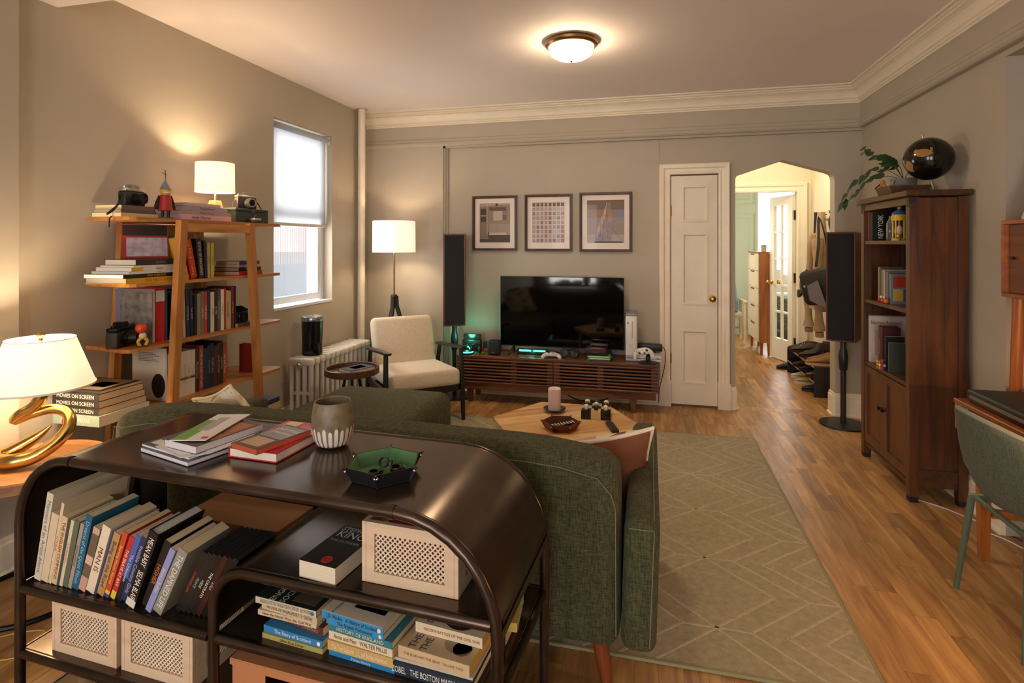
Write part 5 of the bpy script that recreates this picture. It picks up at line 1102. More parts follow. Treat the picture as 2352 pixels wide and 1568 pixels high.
# three framed photographs
FRM = wood('35200f', '54351d', .45, 'z', 4); MATB = mat('e3d5cc', .8)
def frame(label, xa, xb, za, zb, draw, bg_):
    o = thing('framed_photograph', label, 'picture', ((xa+xb)/2, YB, za), group='three framed photographs over the television'); w = xb-xa; h = zb-za
    b = B(); f = .023; pr = [(0, 0), (0, .028), (f*.8, .030), (f, .022), (f, 0)]
    pts = [(-w/2, 0, 1, 1), (w/2, 0, -1, 1), (w/2, h, -1, -1), (-w/2, h, 1, -1)]
    rings = [[(px_+sx_*d, -t-.001, pz_+sz_*d) for d, t in pr] for (px_, pz_, sx_, sz_) in pts]
    b.loft(rings+[rings[0]], cap=False).build('frame', FRM, o, False)
    B().box(-w/2+f*.9, w/2-f*.9, -.012, -.0015, f*.9, h-f*.9).build('mat_board', MATB, o, False)
    iw, ih = w-2*f-.088, h-2*f-.10
    b = B(); mats = [mat(bg_, .5, var=.12, vscale=9)]
    b.box(-iw/2, iw/2, -.0126, -.0121, h/2-ih/2+.004, h/2+ih/2+.004)
    b.m = Matrix.Translation((0, -.0128, h/2+.004)); cols = {}
    k = [0]
    def rect(x_, z_, x2, z2, c):
        if c not in cols: cols[c] = len(cols)+1; mats.append(mat(c, .5))
        b.cur = cols[c]; k[0] += 1; yy = -k[0]*.000004; b.quad((x_*iw/2, yy, z_*ih/2), (x2*iw/2, yy, z_*ih/2), (x2*iw/2, yy, z2*ih/2), (x_*iw/2, yy, z2*ih/2))
    def line(x_, z_, x2, z2, wd, c):
        if c not in cols: cols[c] = len(cols)+1; mats.append(mat(c, .5))
        b.cur = cols[c]; k[0] += 1; yy = -k[0]*.000004; p = Vector((x_*iw/2, z_*ih/2)); q = Vector((x2*iw/2, z2*ih/2)); n = (q-p).normalized(); n = Vector((-n.y, n.x))*wd
        b.quad((p.x-n.x, yy, p.y-n.y), (q.x-n.x, yy, q.y-n.y), (q.x+n.x, yy, q.y+n.y), (p.x+n.x, yy, p.y+n.y))
    draw(rect, line); b.build('print', mats, o, False)
    B().box(-w/2+f, w/2-f, -.0150, -.0144, f, h-f).build('glazing', glass_mat(.004), o, False)
def subway(r, l):
    r(-1, -1, 1, -.45, '4a372c'); r(-.4, -.62, 1, -.05, 'a08c7c'); r(-.35, -.62, .75, -.5, 'c2b0a2'); r(-1, -.75, -.45, .8, '80695a'); r(-.92, .05, -.58, .72, '3a2a22'); r(-.92, .33, -.58, .40, '9a8474')
    r(-.45, .1, .8, .82, '8a7362'); r(-.1, .12, .5, .60, 'b3a294'); r(-.35, .62, .75, .80, '5a4638'); r(.5, .15, .75, .4, '6a5648'); l(-.5, 1, -.5, -.6, .0014, 'd8ccc0'); l(-1, .88, 1, .96, .0016, 'cfc2b6'); l(-1, .95, 1, .99, .001, 'e0d6cc'); l(-1, -.78, -.4, -.78, .002, 'c8baae'); r(.05, .86, .2, .98, '3a2a22'); l(.15, -.5, .15, -.06, .0008, '6a584c'); l(-.4, -.6, -.35, -.05, .001, '5a483c')
def tower_block(r, l):
    rnd = random.Random(3)
    for i in range(8):
        for j in range(9):
            c = '4a3a34' if j == 8 else rnd.choice(['8a7876', '9a8886', 'a79694', '7a6866', '8a6458' if i == 7 else '988684'])
            x_ = -.98+i*.25; z_ = -.97+j*.22; r(x_, z_, x_+.17, z_+.16, c); l(x_+.085, z_, x_+.085, z_+.16, .0006, 'cbbab2'); l(x_, z_+.08, x_+.17, z_+.08, .0005, 'cbbab2')
def lattice(r, l):
    r(-1, .55, 1, 1, '6e5142'); r(-1, .2, .3, .56, '8a6a52'); r(.5, .2, 1, .5, '75748a'); r(-1, -.2, 1, .2, '8d7d80'); r(-1, -.6, 1, -.2, '8f7e74'); r(-1, -1, 1, -.6, 'a99692'); r(-.58, -.95, .3, -.3, '8f8590')
    rnd = random.Random(5)
    for k in range(9): x_ = .06-.062*k; l(x_, .86-.15*k, x_+.015, .52-.15*k-.04*(k % 3), .0017, 'e6d2c0')
    for k in range(6): l(-.42+.09*k, -.25-.05*k, -.40+.09*k, -.62, .0014, 'cbb7b0')
    for k in range(9): z_ = .8-.1*k; l(.12, z_, .28+.01*k, z_+.06, .0008, 'd8b49a'); l(.12, z_+.06, .28+.01*k, z_-.02, .0006, 'cfa98e')
    for k in range(30): l(-.55+rnd.random()*.7, -.35-rnd.random()*.6, -.5+rnd.random()*.8, -.3-rnd.random()*.6, .0005, rnd.choice(['6a6472', '4a444a', 'b9a8b0']))
    l(.35, -.3, .95, -.95, .0008, '4a4048'); l(.0, -.3, .5, -.95, .0006, '4a4048'); r(-.6, -.98, .9, -.92, '2a2422')
frame('left framed photograph of a subway car interior', -1.619, -1.190, 1.337, 1.848, subway, '8f7866')
frame('middle framed photograph of a window grid facade', -1.115, -.678, 1.333, 1.852, tower_block, 'c6b4ac')
frame('right framed photograph of a lattice mast', -.612, -.150, 1.330, 1.860, lattice, '8a7264')
# ------------------------------------------------------------------ things on the console
K = mat('101012', .4); KG = mat('131316', .2); CY = mat('4fe3c0', .4, emit=5.0, emitc='35dcb4')
o = thing('headset', 'black headset glowing with a teal ring at the left of the console', 'headset', (-1.585, 4.735, TP))
B().lathe([(0, 0), (.058, 0), (.062, .008), (.056, .016), (.02, .03), (0, .032)], 28).build('base', K, o)
B().tube([(.058*math.cos(R(180+180*k/14)), .058*math.sin(R(180+180*k/14)), .020) for k in range(15)], .0045, 6).build('light_ring', CY, o)
B().tube([(-.045, 0, .02), (-.03, 0, .06), (0, 0, .078), (.03, 0, .06), (.045, 0, .02)], .008, 8).build('headband', K, o); B().tube([(-.034, -.012, .045), (-.015, -.012, .068), (-.002, -.012, .058)], .004, 6).tube([(.004, -.012, .058), (.016, -.012, .068), (.034, -.012, .045)], .004, 6).build('light_strip', CY, o)
point('headset_glow', (-1.60, 4.80, TP+.14), 1.3, (.12, 1, .60), .03)
o = thing('game_dock', 'black game console dock with a small screen on the console', 'console', (-1.58, 4.875, TP)); B().rbox(-.087, .087, -.025, .025, 0, .105, .006, 2).build('dock', K, o); B().rbox(-.082, .082, -.008, .008, .1055, .155, .003, 1).build('tablet', KG, o, False)
o = thing('headphones', 'black headphones lying beside the game dock', 'headphones', (-1.50, 4.76, TP), R(20)); B().tube([(-.05, 0, .03), (-.04, .01, .07), (0, .015, .085), (.03, .01, .07)], .008, 8).build('headband', K, o); B().ball((-.05, 0, .031), .030, 14, (.6, 1, 1)).build('ear_cup', K, o); B().ball((.025, -.01, .034), .030, 14, (.6, 1, 1)).build('ear_cup', K, o)
o = thing('red_case', 'small red and black case behind the portable speaker', 'case', (-1.425, 4.90, TP)); B().rbox(-.05, .04, -.03, .03, 0, .030, .004, 1).build('base', mat('a01c22', .4), o, False); B().rbox(-.05, .04, -.03, .03, .0305, .085, .004, 1).build('lid', K, o, False)
o = thing('portable_speaker', 'black rounded portable speaker on the console', 'speaker', (-1.335, 4.755, TP)); B().rbox(-.056, .056, -.04, .04, .001, .130, .018, 3).build('body', mat('131315', .7, bump=.3, bscale=500), o); B().rbox(-.012, .012, -.0415, -.040, .02, .028, .0005, 1).build('badge', mat('9a9a9e', .3, .8), o, False); B().rbox(-.035, .035, -.022, .022, .1305, .133, .001, 1).build('button_panel', mat('1d1d20', .4), o, False)
o = thing('light_bar', 'black bar with two teal light strips under the television', 'light', (-1.005, 4.83, TP)); B().rbox(-.14, .14, -.012, .012, .0005, .050, .004, 1).build('housing', K, o, False)
for a in (-.118, .012): B().rbox(a, a+.105, -.0155, -.0125, .030, .044, .001, 1).build('light_strip', CY, o, False)
point('light_bar_glow', (-1.005, 4.79, TP+.035), .10, (.2, 1, .75), .02)
def gamepad(label, loc, rot, col='d8d6d2'):
    o = thing('game_controller', label, 'controller', loc, rot); m = mat(col, .4)
    b = B().tube(smooth_path([(-.075, .045, .006), (-.066, .01, .018), (-.035, -.012, .026), (0, -.014, .027), (.035, -.012, .026), (.066, .01, .018), (.075, .045, .006)], 5), [.010+.010*math.sin(PI*k/30)**.5 if False else (.012+.013*math.sin(PI*k/30)) for k in range(31)], 12, flat=.75)
    b.rbox(-.05, .05, -.032, .020, .014, .044, .012, 3); b.build('shell', m, o, ang=60)
    for (x_, y_) in ((-.04, -.008), (.022, .010)): B().lathe([(0, .0435), (.009, .0435), (.006, .050), (.010, .055), (0, .056)], 12, (x_, y_, 0)).build('thumbstick', mat('2a2a2c', .5), o)
    b = B()
    for (x_, y_) in ((.040, -.018), (.040, .002), (.030, -.008), (.050, -.008)): b.ball((x_, y_, .0445), .0042, 8)
    b.build('buttons', mat('6a4a3a', .4), o); B().rbox(-.026, -.010, .004, .020, .0435, .0465, .001, 1).build('direction_pad', mat('3a3a3c', .5), o); B().ball((0, -.016, .0445), .005, 10, (1, 1, .4)).build('guide_button', mat('8a8a8c', .3), o)
    return o
gamepad('white game controller lying flat before the television', (-.818, 4.735, TP+.0003), R(184))
o = thing('headphones', 'black over-ear headphones lying right of the white controller', 'headphones', (-.667, 4.765, TP))
for a in (-.05, .045):
    q = B(); q.m = Matrix.Translation((a, 0, .040)) @ Matrix.Rotation(R(75), 4, 'X') @ Matrix.Rotation(R(10 if a < 0 else -10), 4, 'Y'); q.lathe([(0, -.012), (.030, -.012), (.038, -.004), (.038, .008), (.034, .014), (.020, .012), (0, .006)], 22); q.build('ear_cup', K, o)
B().tube(smooth_path([(-.055, .03, .045), (-.045, .07, .050), (0, .095, .050), (.045, .07, .050), (.052, .03, .045)], 4), .008, 8).build('headband', K, o)
z = TP+.0003
for i, (c, lab) in enumerate([('6a6f7c', 'clear disc case at the bottom of the game pile'), ('4e9a2c', 'green game case lower in the pile by the television'), ('57a835', 'green game case upper in the pile by the television')]):
    o = thing('game_case', lab, 'case', (-.41+[-.01, .005, -.005][i], 4.745+.004*i, z), R([3, -3, 2][i]), 'game cases by the television')
    B().rbox(-.095, .095, -.067, .067, 0, .0145, .002, 1).build('case', mat(c, .25), o, False); B().box(-.08, .085, -.0675, -.0671, .003, .0115).build('spine_label', mat('c4ccc0' if i else '30343a', .5), o, False); z += .0151
o = thing('disc_wallet', 'black zipped disc wallet with flame print on the game cases', 'wallet', (-.435, 4.752, z), R(-3)); B().rbox(-.095, .095, -.07, .07, .0003, .062, .018, 3).build('wallet', mat('1b1614', .6), o); B().tube([(-.085, -.064, .03), (0, -.0715, .03), (.085, -.064, .03)], .002, 5).build('zip', mat('6a6058', .4, .6), o)
b = B()
for k in range(5): b.tube([(-.06+.02*k, -.0708 if False else -.062, .058), (-.03+.022*k, -.05, .0628), (.0+.02*k, -.04, .0632)], .0025, 5)
b.build('flame_print', mat('c24a20', .5), o)
o = thing('glasses_case', 'dark patterned case topping the disc wallet', 'case', (-.415, 4.76, z+.0655), R(2)); B().rbox(-.075, .075, -.03, .03, 0, .026, .012, 3).build('case', mat('23222a', .35, var=.5, vscale=60), o)
o = thing('game_console', 'tall white game console standing at the right of the television', 'console', (-.147, 4.82, TP+.0515))
B().rbox(-.048, .048, -.11, .10, .0, .330, .010, 2, lambda p: (p[0]*(1-.16*math.sin(PI*min(1, max(0, p[2]/.33)))), p[1], p[2])).build('shell', mat('d6d3cc', .4), o, ang=50)
B().rbox(-.046, .046, -.10, .09, .3305, .352, .008, 2).build('drive_cap', mat('8a8c88', .4), o); B().rbox(.004, .012, -.1115, -.110, .15, .29, .001, 1).build('disc_tray', mat('a89a80', .3, .8), o, False); B().rbox(-.030, -.022, -.1115, -.110, .262, .282, .001, 1).build('slot', K, o, False)
b = B(); b.m = Matrix.Translation((-.004, -.110, .090)) @ Matrix.Rotation(R(90), 4, 'X'); b.lathe([(0, 0), (.016, 0), (.016, .003), (.013, .0035), (.013, .002), (.007, .002), (.006, .004), (0, .0042)], 24); b.build('power_button', mat('c9c6be', .35), o)
o = thing('game_console', 'flat white game console under the upright one', 'console', (-.05, 4.88, TP)); B().rbox(-.145, .145, -.11, .11, .0008, .050, .003, 1).build('shell', mat('d8d8dc', .4), o, False); B().box(-.144, .144, -.1105, -.1101, .022, .026).build('seam', mat('2a2a2e', .5), o, False)
b = B(); b.m = Matrix.Translation((.115, -.1101, .028)) @ Matrix.Rotation(R(90), 4, 'X'); b.lathe([(0, 0), (.0085, 0), (.0085, .0008), (0, .0008)], 20); e_ = b.build('emblem_disc', mat('3a3a40', .4), o); B().tube([(-.006, -.0003, -.006), (0, -.0003, .001), (.006, -.0003, -.006)], .0011, 5).tube([(-.006, -.0003, .006), (0, -.0003, -.001), (.006, -.0003, .006)], .0011, 5).build('emblem_cross', mat('e4e4e8', .4), o, loc=(.115, -.1109, .028))
o = thing('sensor_camera', 'black sensor bar camera on the flat white console', 'camera', (.02, 4.915, TP+.0505)); B().rbox(-.12, .085, -.033, .03, .016, .075, .006, 2).build('body', K, o); B().rbox(-.04, .03, -.02, .02, 0, .0155, .003, 1).build('foot', K, o, False); B().tube(smooth_path([(.085, 0, .05), (.105, -.02, .03), (.11, -.06, -.05), (.085, -.10, -.17), (.06, -.09, -.28), (.055, -.06, -.40)], 5), .0035, 6).build('cord', K, o)
o = thing('controller_stand', 'round black stand holding an upright white controller', 'stand', (-.012, 4.725, TP)); B().lathe([(0, 0), (.078, 0), (.08, .004), (.07, .010), (.03, .016), (0, .018)], 28).build('base', K, o); B().tube([(0, .01, .015), (0, .02, .05), (0, .0, .075)], [.022, .016, .012], 10, flat=.5).build('cradle', K, o)
gamepad('white controller propped upright on a round black stand', (-.045, 4.690, TP+.085), Matrix.Rotation(R(-18), 3, 'Z') @ Matrix.Rotation(R(68), 3, 'X') @ Matrix.Rotation(R(192), 3, 'Z'), 'dcd8cc')
o = B().tube(smooth_path([(.05, .0, .35), (.06, -.01, .2), (.0, .0, .06), (-.1, .01, .02), (-.25, .02, .012), (-.35, .01, .05), (-.42, .0, .11)], 5), .005, 6).build('cable', mat('15110e', .5)); o.location = (-.35, 4.93, 0); tag(o, 'black cable sagging below the walnut console', 'cable')
o = thing('cable', 'thin black cables trailing along the console top before the television', 'cable', (-1.02, 4.72, TP)); B().tube(smooth_path([(-.12, .05, .003), (-.08, .0, .003), (.02, .02, .003), (.08, -.01, .003), (.11, .03, .003)], 5), .0024, 6).build('wire', K, o); B().tube(smooth_path([(-.06, .06, .003), (.0, -.015, .0035), (.07, .03, .0035), (.12, .01, .003)], 5), .0024, 6).build('wire', K, o)
# ================================================================== dark bookcase on the right
DW = wood('3e2412', '693b1d', .36, 'z', 4, 1.0); DWY = wood('3a2210', '5c3518', .38, 'y', 4, 1.0)
bk = thing('bookcase', 'tall dark stained bookcase with cupboard doors against the right wall', 'bookcase', (1.505, 3.805, 0))
fx_, bx_ = -.137, .137; ya, yz = -.355, .355
for (x, y, w) in ((fx_, ya, 1), (fx_, yz-.045, 1), (bx_-.045, ya, 1), (bx_-.045, yz-.045, 1)):
    B().box(x, x+.045, y, y+.045, .03, 1.655).build('post', DW, bk, False); B().box(x+.002, x+.043, y+.002, y+.043, .0006, .0298).build('foot', mat('1a100a', .6), bk, False)
for y in (ya+.010, yz-.026):
    for k in range(3): B().box(fx_+.0455+k*.0615, fx_+.0455+k*.0615+.0605, y, y+.016, .085, 1.650).build('side_board', DW, bk, False)
B().box(fx_+.0455, bx_-.0455, ya+.004, ya+.03, .12, .18).build('side_rail', DWY, bk, False)
B().box(bx_-.012, bx_-.004, ya+.0455, yz-.0455, .085, 1.650).build('back_panel', wood('2a190d', '472a14', .45, 'z', 4), bk, False)
B().rbox(fx_-.025, bx_+.012, ya-.028, yz+.028, 1.658, 1.690, .004, 1).build('top_board', DWY, bk, False)
B().box(fx_+.004, fx_+.03, ya+.0455, yz-.0455, 1.615, 1.655).build('top_rail', DWY, bk, False)
for zt in (1.42, 1.04, .636): B().box(fx_+.006, bx_-.0125, ya+.0455, yz-.0455, zt-.022, zt).build('shelf', DWY, bk, False)
B().box(fx_+.006, bx_-.0125, ya+.0455, yz-.0455, .085, .105).build('bottom', DWY, bk, False)
for (a, e) in ((ya+.047, -.001), (.001, yz-.047)):
    d = B(); f = .045
    d.box(fx_+.004, fx_+.024, a, a+f, .112, .608).box(fx_+.004, fx_+.024, e-f, e, .112, .608).box(fx_+.004, fx_+.024, a+f, e-f, .112, .112+f+.01).box(fx_+.004, fx_+.024, a+f, e-f, .608-f, .608)
    do = d.build('door', DW, bk, False); B().box(fx_+.013, fx_+.019, a+f, e-f, .167, .563).build('door_panel', wood('4a2711', '6e3c1a', .38, 'z', 4), do, False)
    y = e-.025 if a < -.1 else a+.025
    q = B(); q.m = Matrix.Translation((fx_+.004, y, .40)) @ Matrix.Rotation(R(-90), 4, 'Y'); q.lathe([(0, 0), (.008, 0), (.006, .010), (.012, .018), (.013, .024), (0, .029)], 14); q.build('knob', mat('1c1512', .4, .5), do)
for y in (ya+.0, yz-.03): B().box(fx_-.002, fx_-.0002, y, y+.03, 1.60, 1.655).box(fx_-.002, fx_+.03, y-.002 if y < 0 else y+.0302, y-.0002 if y < 0 else y+.032, 1.62, 1.655).build('corner_bracket', mat('3f3a36', .45, .7), bk, False)
BX = 1.505
def bbook(ds, t, h, d, c, y, z, tx=None, tc=None, xo=-.115, lean=0, **kw): return book(ds, t, h, d, c, (BX+xo, 3.805+y, z), standing(R(-90), lean), 'books in the dark bookcase', tx, tc or 'e8e0d0', **kw)
bbook('thin orange-brown book at the left of the bookcase top compartment', .012, .185, .14, '9a5a22', .300, 1.4205)
bbook('black travel book with white city lettering in the bookcase', .045, .18, .15, '121010', .270, 1.4205, hard=True, front=[('v', .32, .5, .045, .15, 'NEW YORK', 'f0eeea')])
o = thing('glass_jar', 'clear ribbed glass jar in the top compartment of the bookcase', 'jar', (BX-.06, 3.805+.035, 1.4205)); B().lathe([(0, 0), (.040, 0), (.044, .006), (.044, .105), (.034, .125), (.030, .135), (.030, .15), (.028, .15), (.028, .135), (.041, .105), (.041, .006), (0, .004)], 20).build('glass', mat('cfd0d2', .08, trans=.9), o); B().ball((0, 0, .162), .018, 14, (1, 1, .8)).build('stopper', mat('c8cacc', .1, trans=.7), o)
o = thing('toy_lantern', 'yellow and blue toy lantern in the top compartment of the bookcase', 'toy', (BX-.092, 3.805-.115, 1.4205)); YL = mat('c9a81e', .4)
B().lathe([(0, 0), (.040, 0), (.040, .012), (0, .013)], 20).build('base', YL, o)
for k in range(5): a = 2*PI*k/5; B().cyl((.034*math.cos(a), .034*math.sin(a), .0125), (.034*math.cos(a), .034*math.sin(a), .115), .004, n=6).build('bar', YL, o)
B().lathe([(.042, .115), (.042, .140), (.036, .150), (0, .152)], 20).build('cap', YL, o); B().lathe([(.038, .1525), (.030, .165), (.014, .178), (0, .18)], 20).build('roof', mat('2c5a94', .4), o); B().ball((0, 0, .19), .012, 10).build('finial', mat('d0a860', .3, .6), o); B().ball((0, 0, .06), .016, 10, (1, 1, 1.8)).build('figure_inside', mat('c9a888', .5), o)
o = thing('trinket', 'small gold trinket beside the toy lantern', 'trinket', (BX-.118, 3.805-.175, 1.4205)); B().lathe([(0, 0), (.014, 0), (.010, .008), (.016, .02), (.010, .034), (0, .036)], 14).build('body', mat('b08a4a', .35, .7), o)
y = .165
for (ds, t, c, h) in [('pale grey slim', .022, '8c8478', .215), ('brown', .018, '4a3626', .212), ('grey-green', .022, '5f6658', .205), ('tan', .018, '9a8058', .20), ('off-white', .016, 'b9b2a4', .198), ('blue and white', .022, '4a6a9a', .195), ('multicoloured', .022, '8a6a3a', .19), ('slate', .018, '3a4048', .185), ('comic-covered', .018, '6a7f94', .18)]:
    bbook('%s paperback on the middle shelf of the dark bookcase' % ds, t, h, .13, c, y, 1.0405, xo=-.105, front=[('r', .1, .9, .55, .92, 'b0392a'), ('r', .1, .5, .1, .5, 'd0a840'), ('r', .5, .9, .1, .5, '3a5a8a')] if ds[:5] == 'comic' else None); y -= t+.002
for i, (c, c2, dy, lab) in enumerate([('a8301c', 'd8d4cc', .085, 'red and white toy bird before the middle shelf books'), ('d8641c', '2a5a8a', -.01, 'orange toy car before the middle shelf books'), ('c0392a', 'e0c040', .035, 'small red toy before the middle shelf books')]):
    o = thing('small_toy', lab, 'toy', (BX-.122, 3.805+dy, 1.0405), R(40*i), 'toys on the middle shelf'); B().ball((0, 0, .014), .014, 12, (1, 1, 1)).build('body', mat(c, .4), o); B().ball((.004, -.006, .032), .009, 10).build('head', mat(c2, .4), o)
# lower compartment
bbook('large white art book with a serif title on its cover, low bookcase shelf', .020, .298, .215, 'cbb9b0', .268, .6365, hard=True, front=[('t', .40, .86, .036, .17, 'Norman Rockwell', '4a3a34'), ('r', .1, .9, .15, .7, 'b5a49a')])
bbook('lavender blue tall slim book on the low bookcase shelf', .010, .30, .21, '6a6a9a', .300, .6365); bbook('white tall slim book on the low bookcase shelf', .014, .295, .21, 'c9bfba', .286, .6365)
bbook('dark red hardback with small title on the low bookcase shelf', .028, .255, .10, '5a1c20', .13, .6365, 'HISTORY', 'b9907a', hard=True); bbook('burgundy hardback beside the dark red one in the bookcase', .030, .25, .10, '481820', .098, .6365, hard=True)
bbook('black paperback with white page edge on the low bookcase shelf', .020, .205, .10, '1a1618', .03, .6365, xo=-.118, txt2=None); bbook('grey-green leaning book on the low bookcase shelf', .014, .175, .10, '3f463e', -.03, .6365, xo=-.12)
rc = thing('puzzle_cube', 'colourful twist puzzle cube on the low bookcase shelf', 'toy', (BX-.118, 3.805+.04, .6365), R(20)); B().rbox(-.027, .027, -.027, .027, 0, .054, .003, 1).build('core', mat('0f0f0f', .4), rc, False)
rnd = random.Random(2); PC = ['c82a1e', 'e8e4d8', 'd8a81e', '1e8a3a', '1e4aa0', 'd8641e']
for (ax, sg) in (('x', -1), ('y', -1), ('x', 1), ('z', 1)):
    for i in range(3):
        for j in range(3):
            u, v = -.018+.018*i, -.018+.018*j; c = mat(rnd.choice(PC), .35); w = .0072; e = .0276; b = B()
            if ax == 'x': b.box(min(sg*.0268, sg*e), max(sg*.0268, sg*e), u-w, u+w, .027+v-w, .027+v+w)
            elif ax == 'y': b.box(u-w, u+w, min(sg*.0268, sg*e), max(sg*.0268, sg*e), .027+v-w, .027+v+w)
            else: b.box(u-w, u+w, v-w, v+w, .0538, .0546)
            b.build('sticker', c, rc, False)
# on the bookcase top
BT = 1.6905
def globe_mat():
    m = bpy.data.materials.new('globe_map'); m.use_nodes = True; nt = m.node_tree; b = nt.nodes['Principled BSDF']; t = nt.nodes.new('ShaderNodeTexCoord'); n = nt.nodes.new('ShaderNodeTexNoise'); n.inputs['Scale'].default_value = 9; n.inputs['Detail'].default_value = 8
    r = nt.nodes.new('ShaderNodeValToRGB'); r.color_ramp.interpolation = 'CONSTANT'; r.color_ramp.elements[0].color = lin('120e0c'); r.color_ramp.elements[1].color = lin('9a7038'); r.color_ramp.elements[1].position = .58
    nt.links.new(t.outputs['Object'], n.inputs['Vector']); nt.links.new(n.outputs['Fac'], r.inputs[0]); nt.links.new(r.outputs[0], b.inputs['Base Color']); b.inputs['Roughness'].default_value = .14; return m
gl = thing('globe', 'glossy black globe with gold continents on the bookcase', 'globe', (1.525, 3.60, BT))
B().lathe([(0, 0), (.055, 0), (.058, .004), (.055, .008), (0, .009)], 28).build('base', mat('14100e', .3), gl); B().cyl((.020, -.004, .008), (.006, 0, .075), .005, n=10).build('rod', mat('b9b4ac', .2, 1), gl)
B().ball((-.004, 0, .187), .119, 40).build('sphere', globe_mat(), gl); B().cyl((-.030, .0, .298), (-.037, 0, .322), .006, n=8).build('axis_pin', mat('8a6a4a', .3, .9), gl)
pl = thing('potted_plant', 'trailing ivy in a grey pot on the bookcase', 'plant', (1.50, 3.86, BT))
B().lathe([(0, .040), (.045, .040), (.060, .055), (.072, .105), (.066, .105), (.055, .06), (0, .055)], 24).build('pot', mat('7a7470', .5), pl); B().loft([[(-.10, -.10, 0), (.08, -.10, 0), (.08, .09, 0), (-.10, .09, 0)], [(-.12, -.12, .055), (.10, -.12, .055), (.10, .10, .055), (-.12, .10, .055)]]).build('wooden_tray', wood('4a3322', '6a4a30', .5, 'y', 5), pl, False); B().lathe([(0, .085), (.064, .088)], 20, cap=False).build('soil', mat('20160f', .95), pl)
LF = mat('24401f', .45, var=.25, vscale=30); 
stems = [[(0, .0, .10), (-.06, .08, .17), (-.12, .16, .18), (-.17, .24, .13), (-.20, .31, .07), (-.205, .36, .02), (-.21, .42, -.03)], [(0, .0, .10), (-.04, .05, .20), (-.06, .12, .24), (-.08, .20, .27), (-.09, .27, .31), (-.10, .33, .345)], [(0, 0, .10), (-.05, -.02, .18), (-.08, -.03, .22)], [(0, .0, .10), (.0, .06, .19), (-.03, .11, .205)], [(0, 0, .10), (.03, -.05, .18), (.03, -.08, .21)], [(0, 0, .10), (-.08, .06, .13), (-.16, .14, .10), (-.19, .22, .03)]]
def leaf(p, dirv, nrm, L, w):
    d = Vector(dirv).normalized(); n = Vector(nrm); n = (n-d*n.dot(d)).normalized(); s_ = d.cross(n); b = B(); out = []
    prof_ = [(0, 0), (.12, .42), (.32, .52), (.6, .36), (.82, .15), (1, 0)]
    P0 = Vector(p)
    mid = [P0+d*L*t+n*(-.10*L*t*t) for t, _ in prof_]
    Lf = [m+s_*w*q+n*.12*w*q for m, (_, q) in zip(mid, prof_)]; Rt = [m-s_*w*q+n*.12*w*q for m, (_, q) in zip(mid, prof_)]
    for i in range(5): b.quad(mid[i], mid[i+1], Lf[i+1], Lf[i]); b.quad(mid[i], Rt[i], Rt[i+1], mid[i+1])
    return b
rnd = random.Random(11)
for st_ in stems:
    sp_ = smooth_path(st_, 4); B().tube(sp_, .0022, 5).build('stem', mat('3a4a22', .6), pl)
    for k in range(4, len(sp_), 2):
        p = Vector(sp_[k]); t = (Vector(sp_[min(k+1, len(sp_)-1)])-Vector(sp_[k-1])).normalized(); a = rnd.uniform(-1.1, 1.1)
        dv_ = t+Vector((rnd.uniform(-.6, .1), rnd.uniform(-.3, .6), rnd.uniform(-.9, .35))); L_ = rnd.uniform(.06, .095) if len(st_) > 4 else rnd.uniform(.07, .10)
        leaf(p, dv_, (-.5+rnd.uniform(-.3, .3), -.6, .7), L_, L_*.62).build('leaf', LF, pl, ang=80)
o = thing('wooden_figure', 'small carved yellow wooden figure beside the plant', 'figurine', (1.415, 3.93, BT)); WY = mat('a8803a', .45, var=.15, vscale=30)
B().tube(smooth_path([(.0, .03, .012), (-.01, .03, .05), (-.005, .0, .075), (.0, -.03, .06), (.0, -.03, .012)], 5), .011, 8).build('body', WY, o); B().ball((-.005, -.005, .092), .014, 12).build('head', WY, o); B().cyl((-.02, .0, .078), (-.02, .07, .062), .004, n=6).build('stick', mat('2a1c12', .5), o)
o = thing('leaf_dish', 'pale leaf-shaped silver dish leaning beside the globe', 'dish', (1.40, 3.775, BT+.002), (R(0), R(0), R(0))); 
b = B(); rows = []
for k in range(9):
    t = k/8; w = .028*math.sin(PI*min(.98, max(.02, t)))**.8; c_ = Vector((0, .06-.12*t, .005+.075*t)); rows.append([tuple(c_+Vector((-.004, 0, -w*.6))), tuple(c_+Vector((.004, 0, 0))), tuple(c_+Vector((-.004, 0, w*.9)))])
for k in range(8):
    for j in range(2): b.quad(rows[k][j], rows[k][j+1], rows[k+1][j+1], rows[k+1][j])
b.build('dish', mat('8b97a0', .3, .5), o)
# ================================================================== desk, hutch and chair at the right edge
OR = wood('824018', 'b06428', .3, 'y', 4, .7, coat=.3); ORZ = wood('824018', 'b06428', .3, 'z', 4, .7, coat=.3)
dk = thing('writing_desk', 'orange teak writing desk at the right edge of the room', 'desk', (1.64, 2.25, 0))
x0, x1, y0, y1 = -.295, .30, -.75, .70
B().rbox(x0, x1, y0, y1, .680, .700, .003, 1).build('top', OR, dk, False); B().box(x0+.004, x1, y0+.004, y1-.004, .565, .580).build('drawer_floor', OR, dk, False)
B().box(x0+.004, x1, y1-.022, y1-.004, .5805, .6795).build('apron_side', OR, dk, False); B().box(x0+.004, x1, y0+.004, y0+.022, .5805, .6795).build('apron_side', OR, dk, False); B().box(x1-.02, x1, y0+.0225, y1-.0225, .5805, .6795).build('apron_back', OR, dk, False)
for k in range(2):
    a = y0+.03+k*.46; d = B().rbox(x0+.012, x0+.028, a, a+.45, .584, .676, .002, 1).build('drawer_front', OR, dk, False); q = B(); q.m = Matrix.Translation((x0+.012, a+.225, .63)) @ Matrix.Rotation(R(-90), 4, 'Y'); q.lathe([(0, 0), (.006, 0), (.011, .014), (0, .02)], 12); q.build('knob', mat('2a1a10', .4), d)
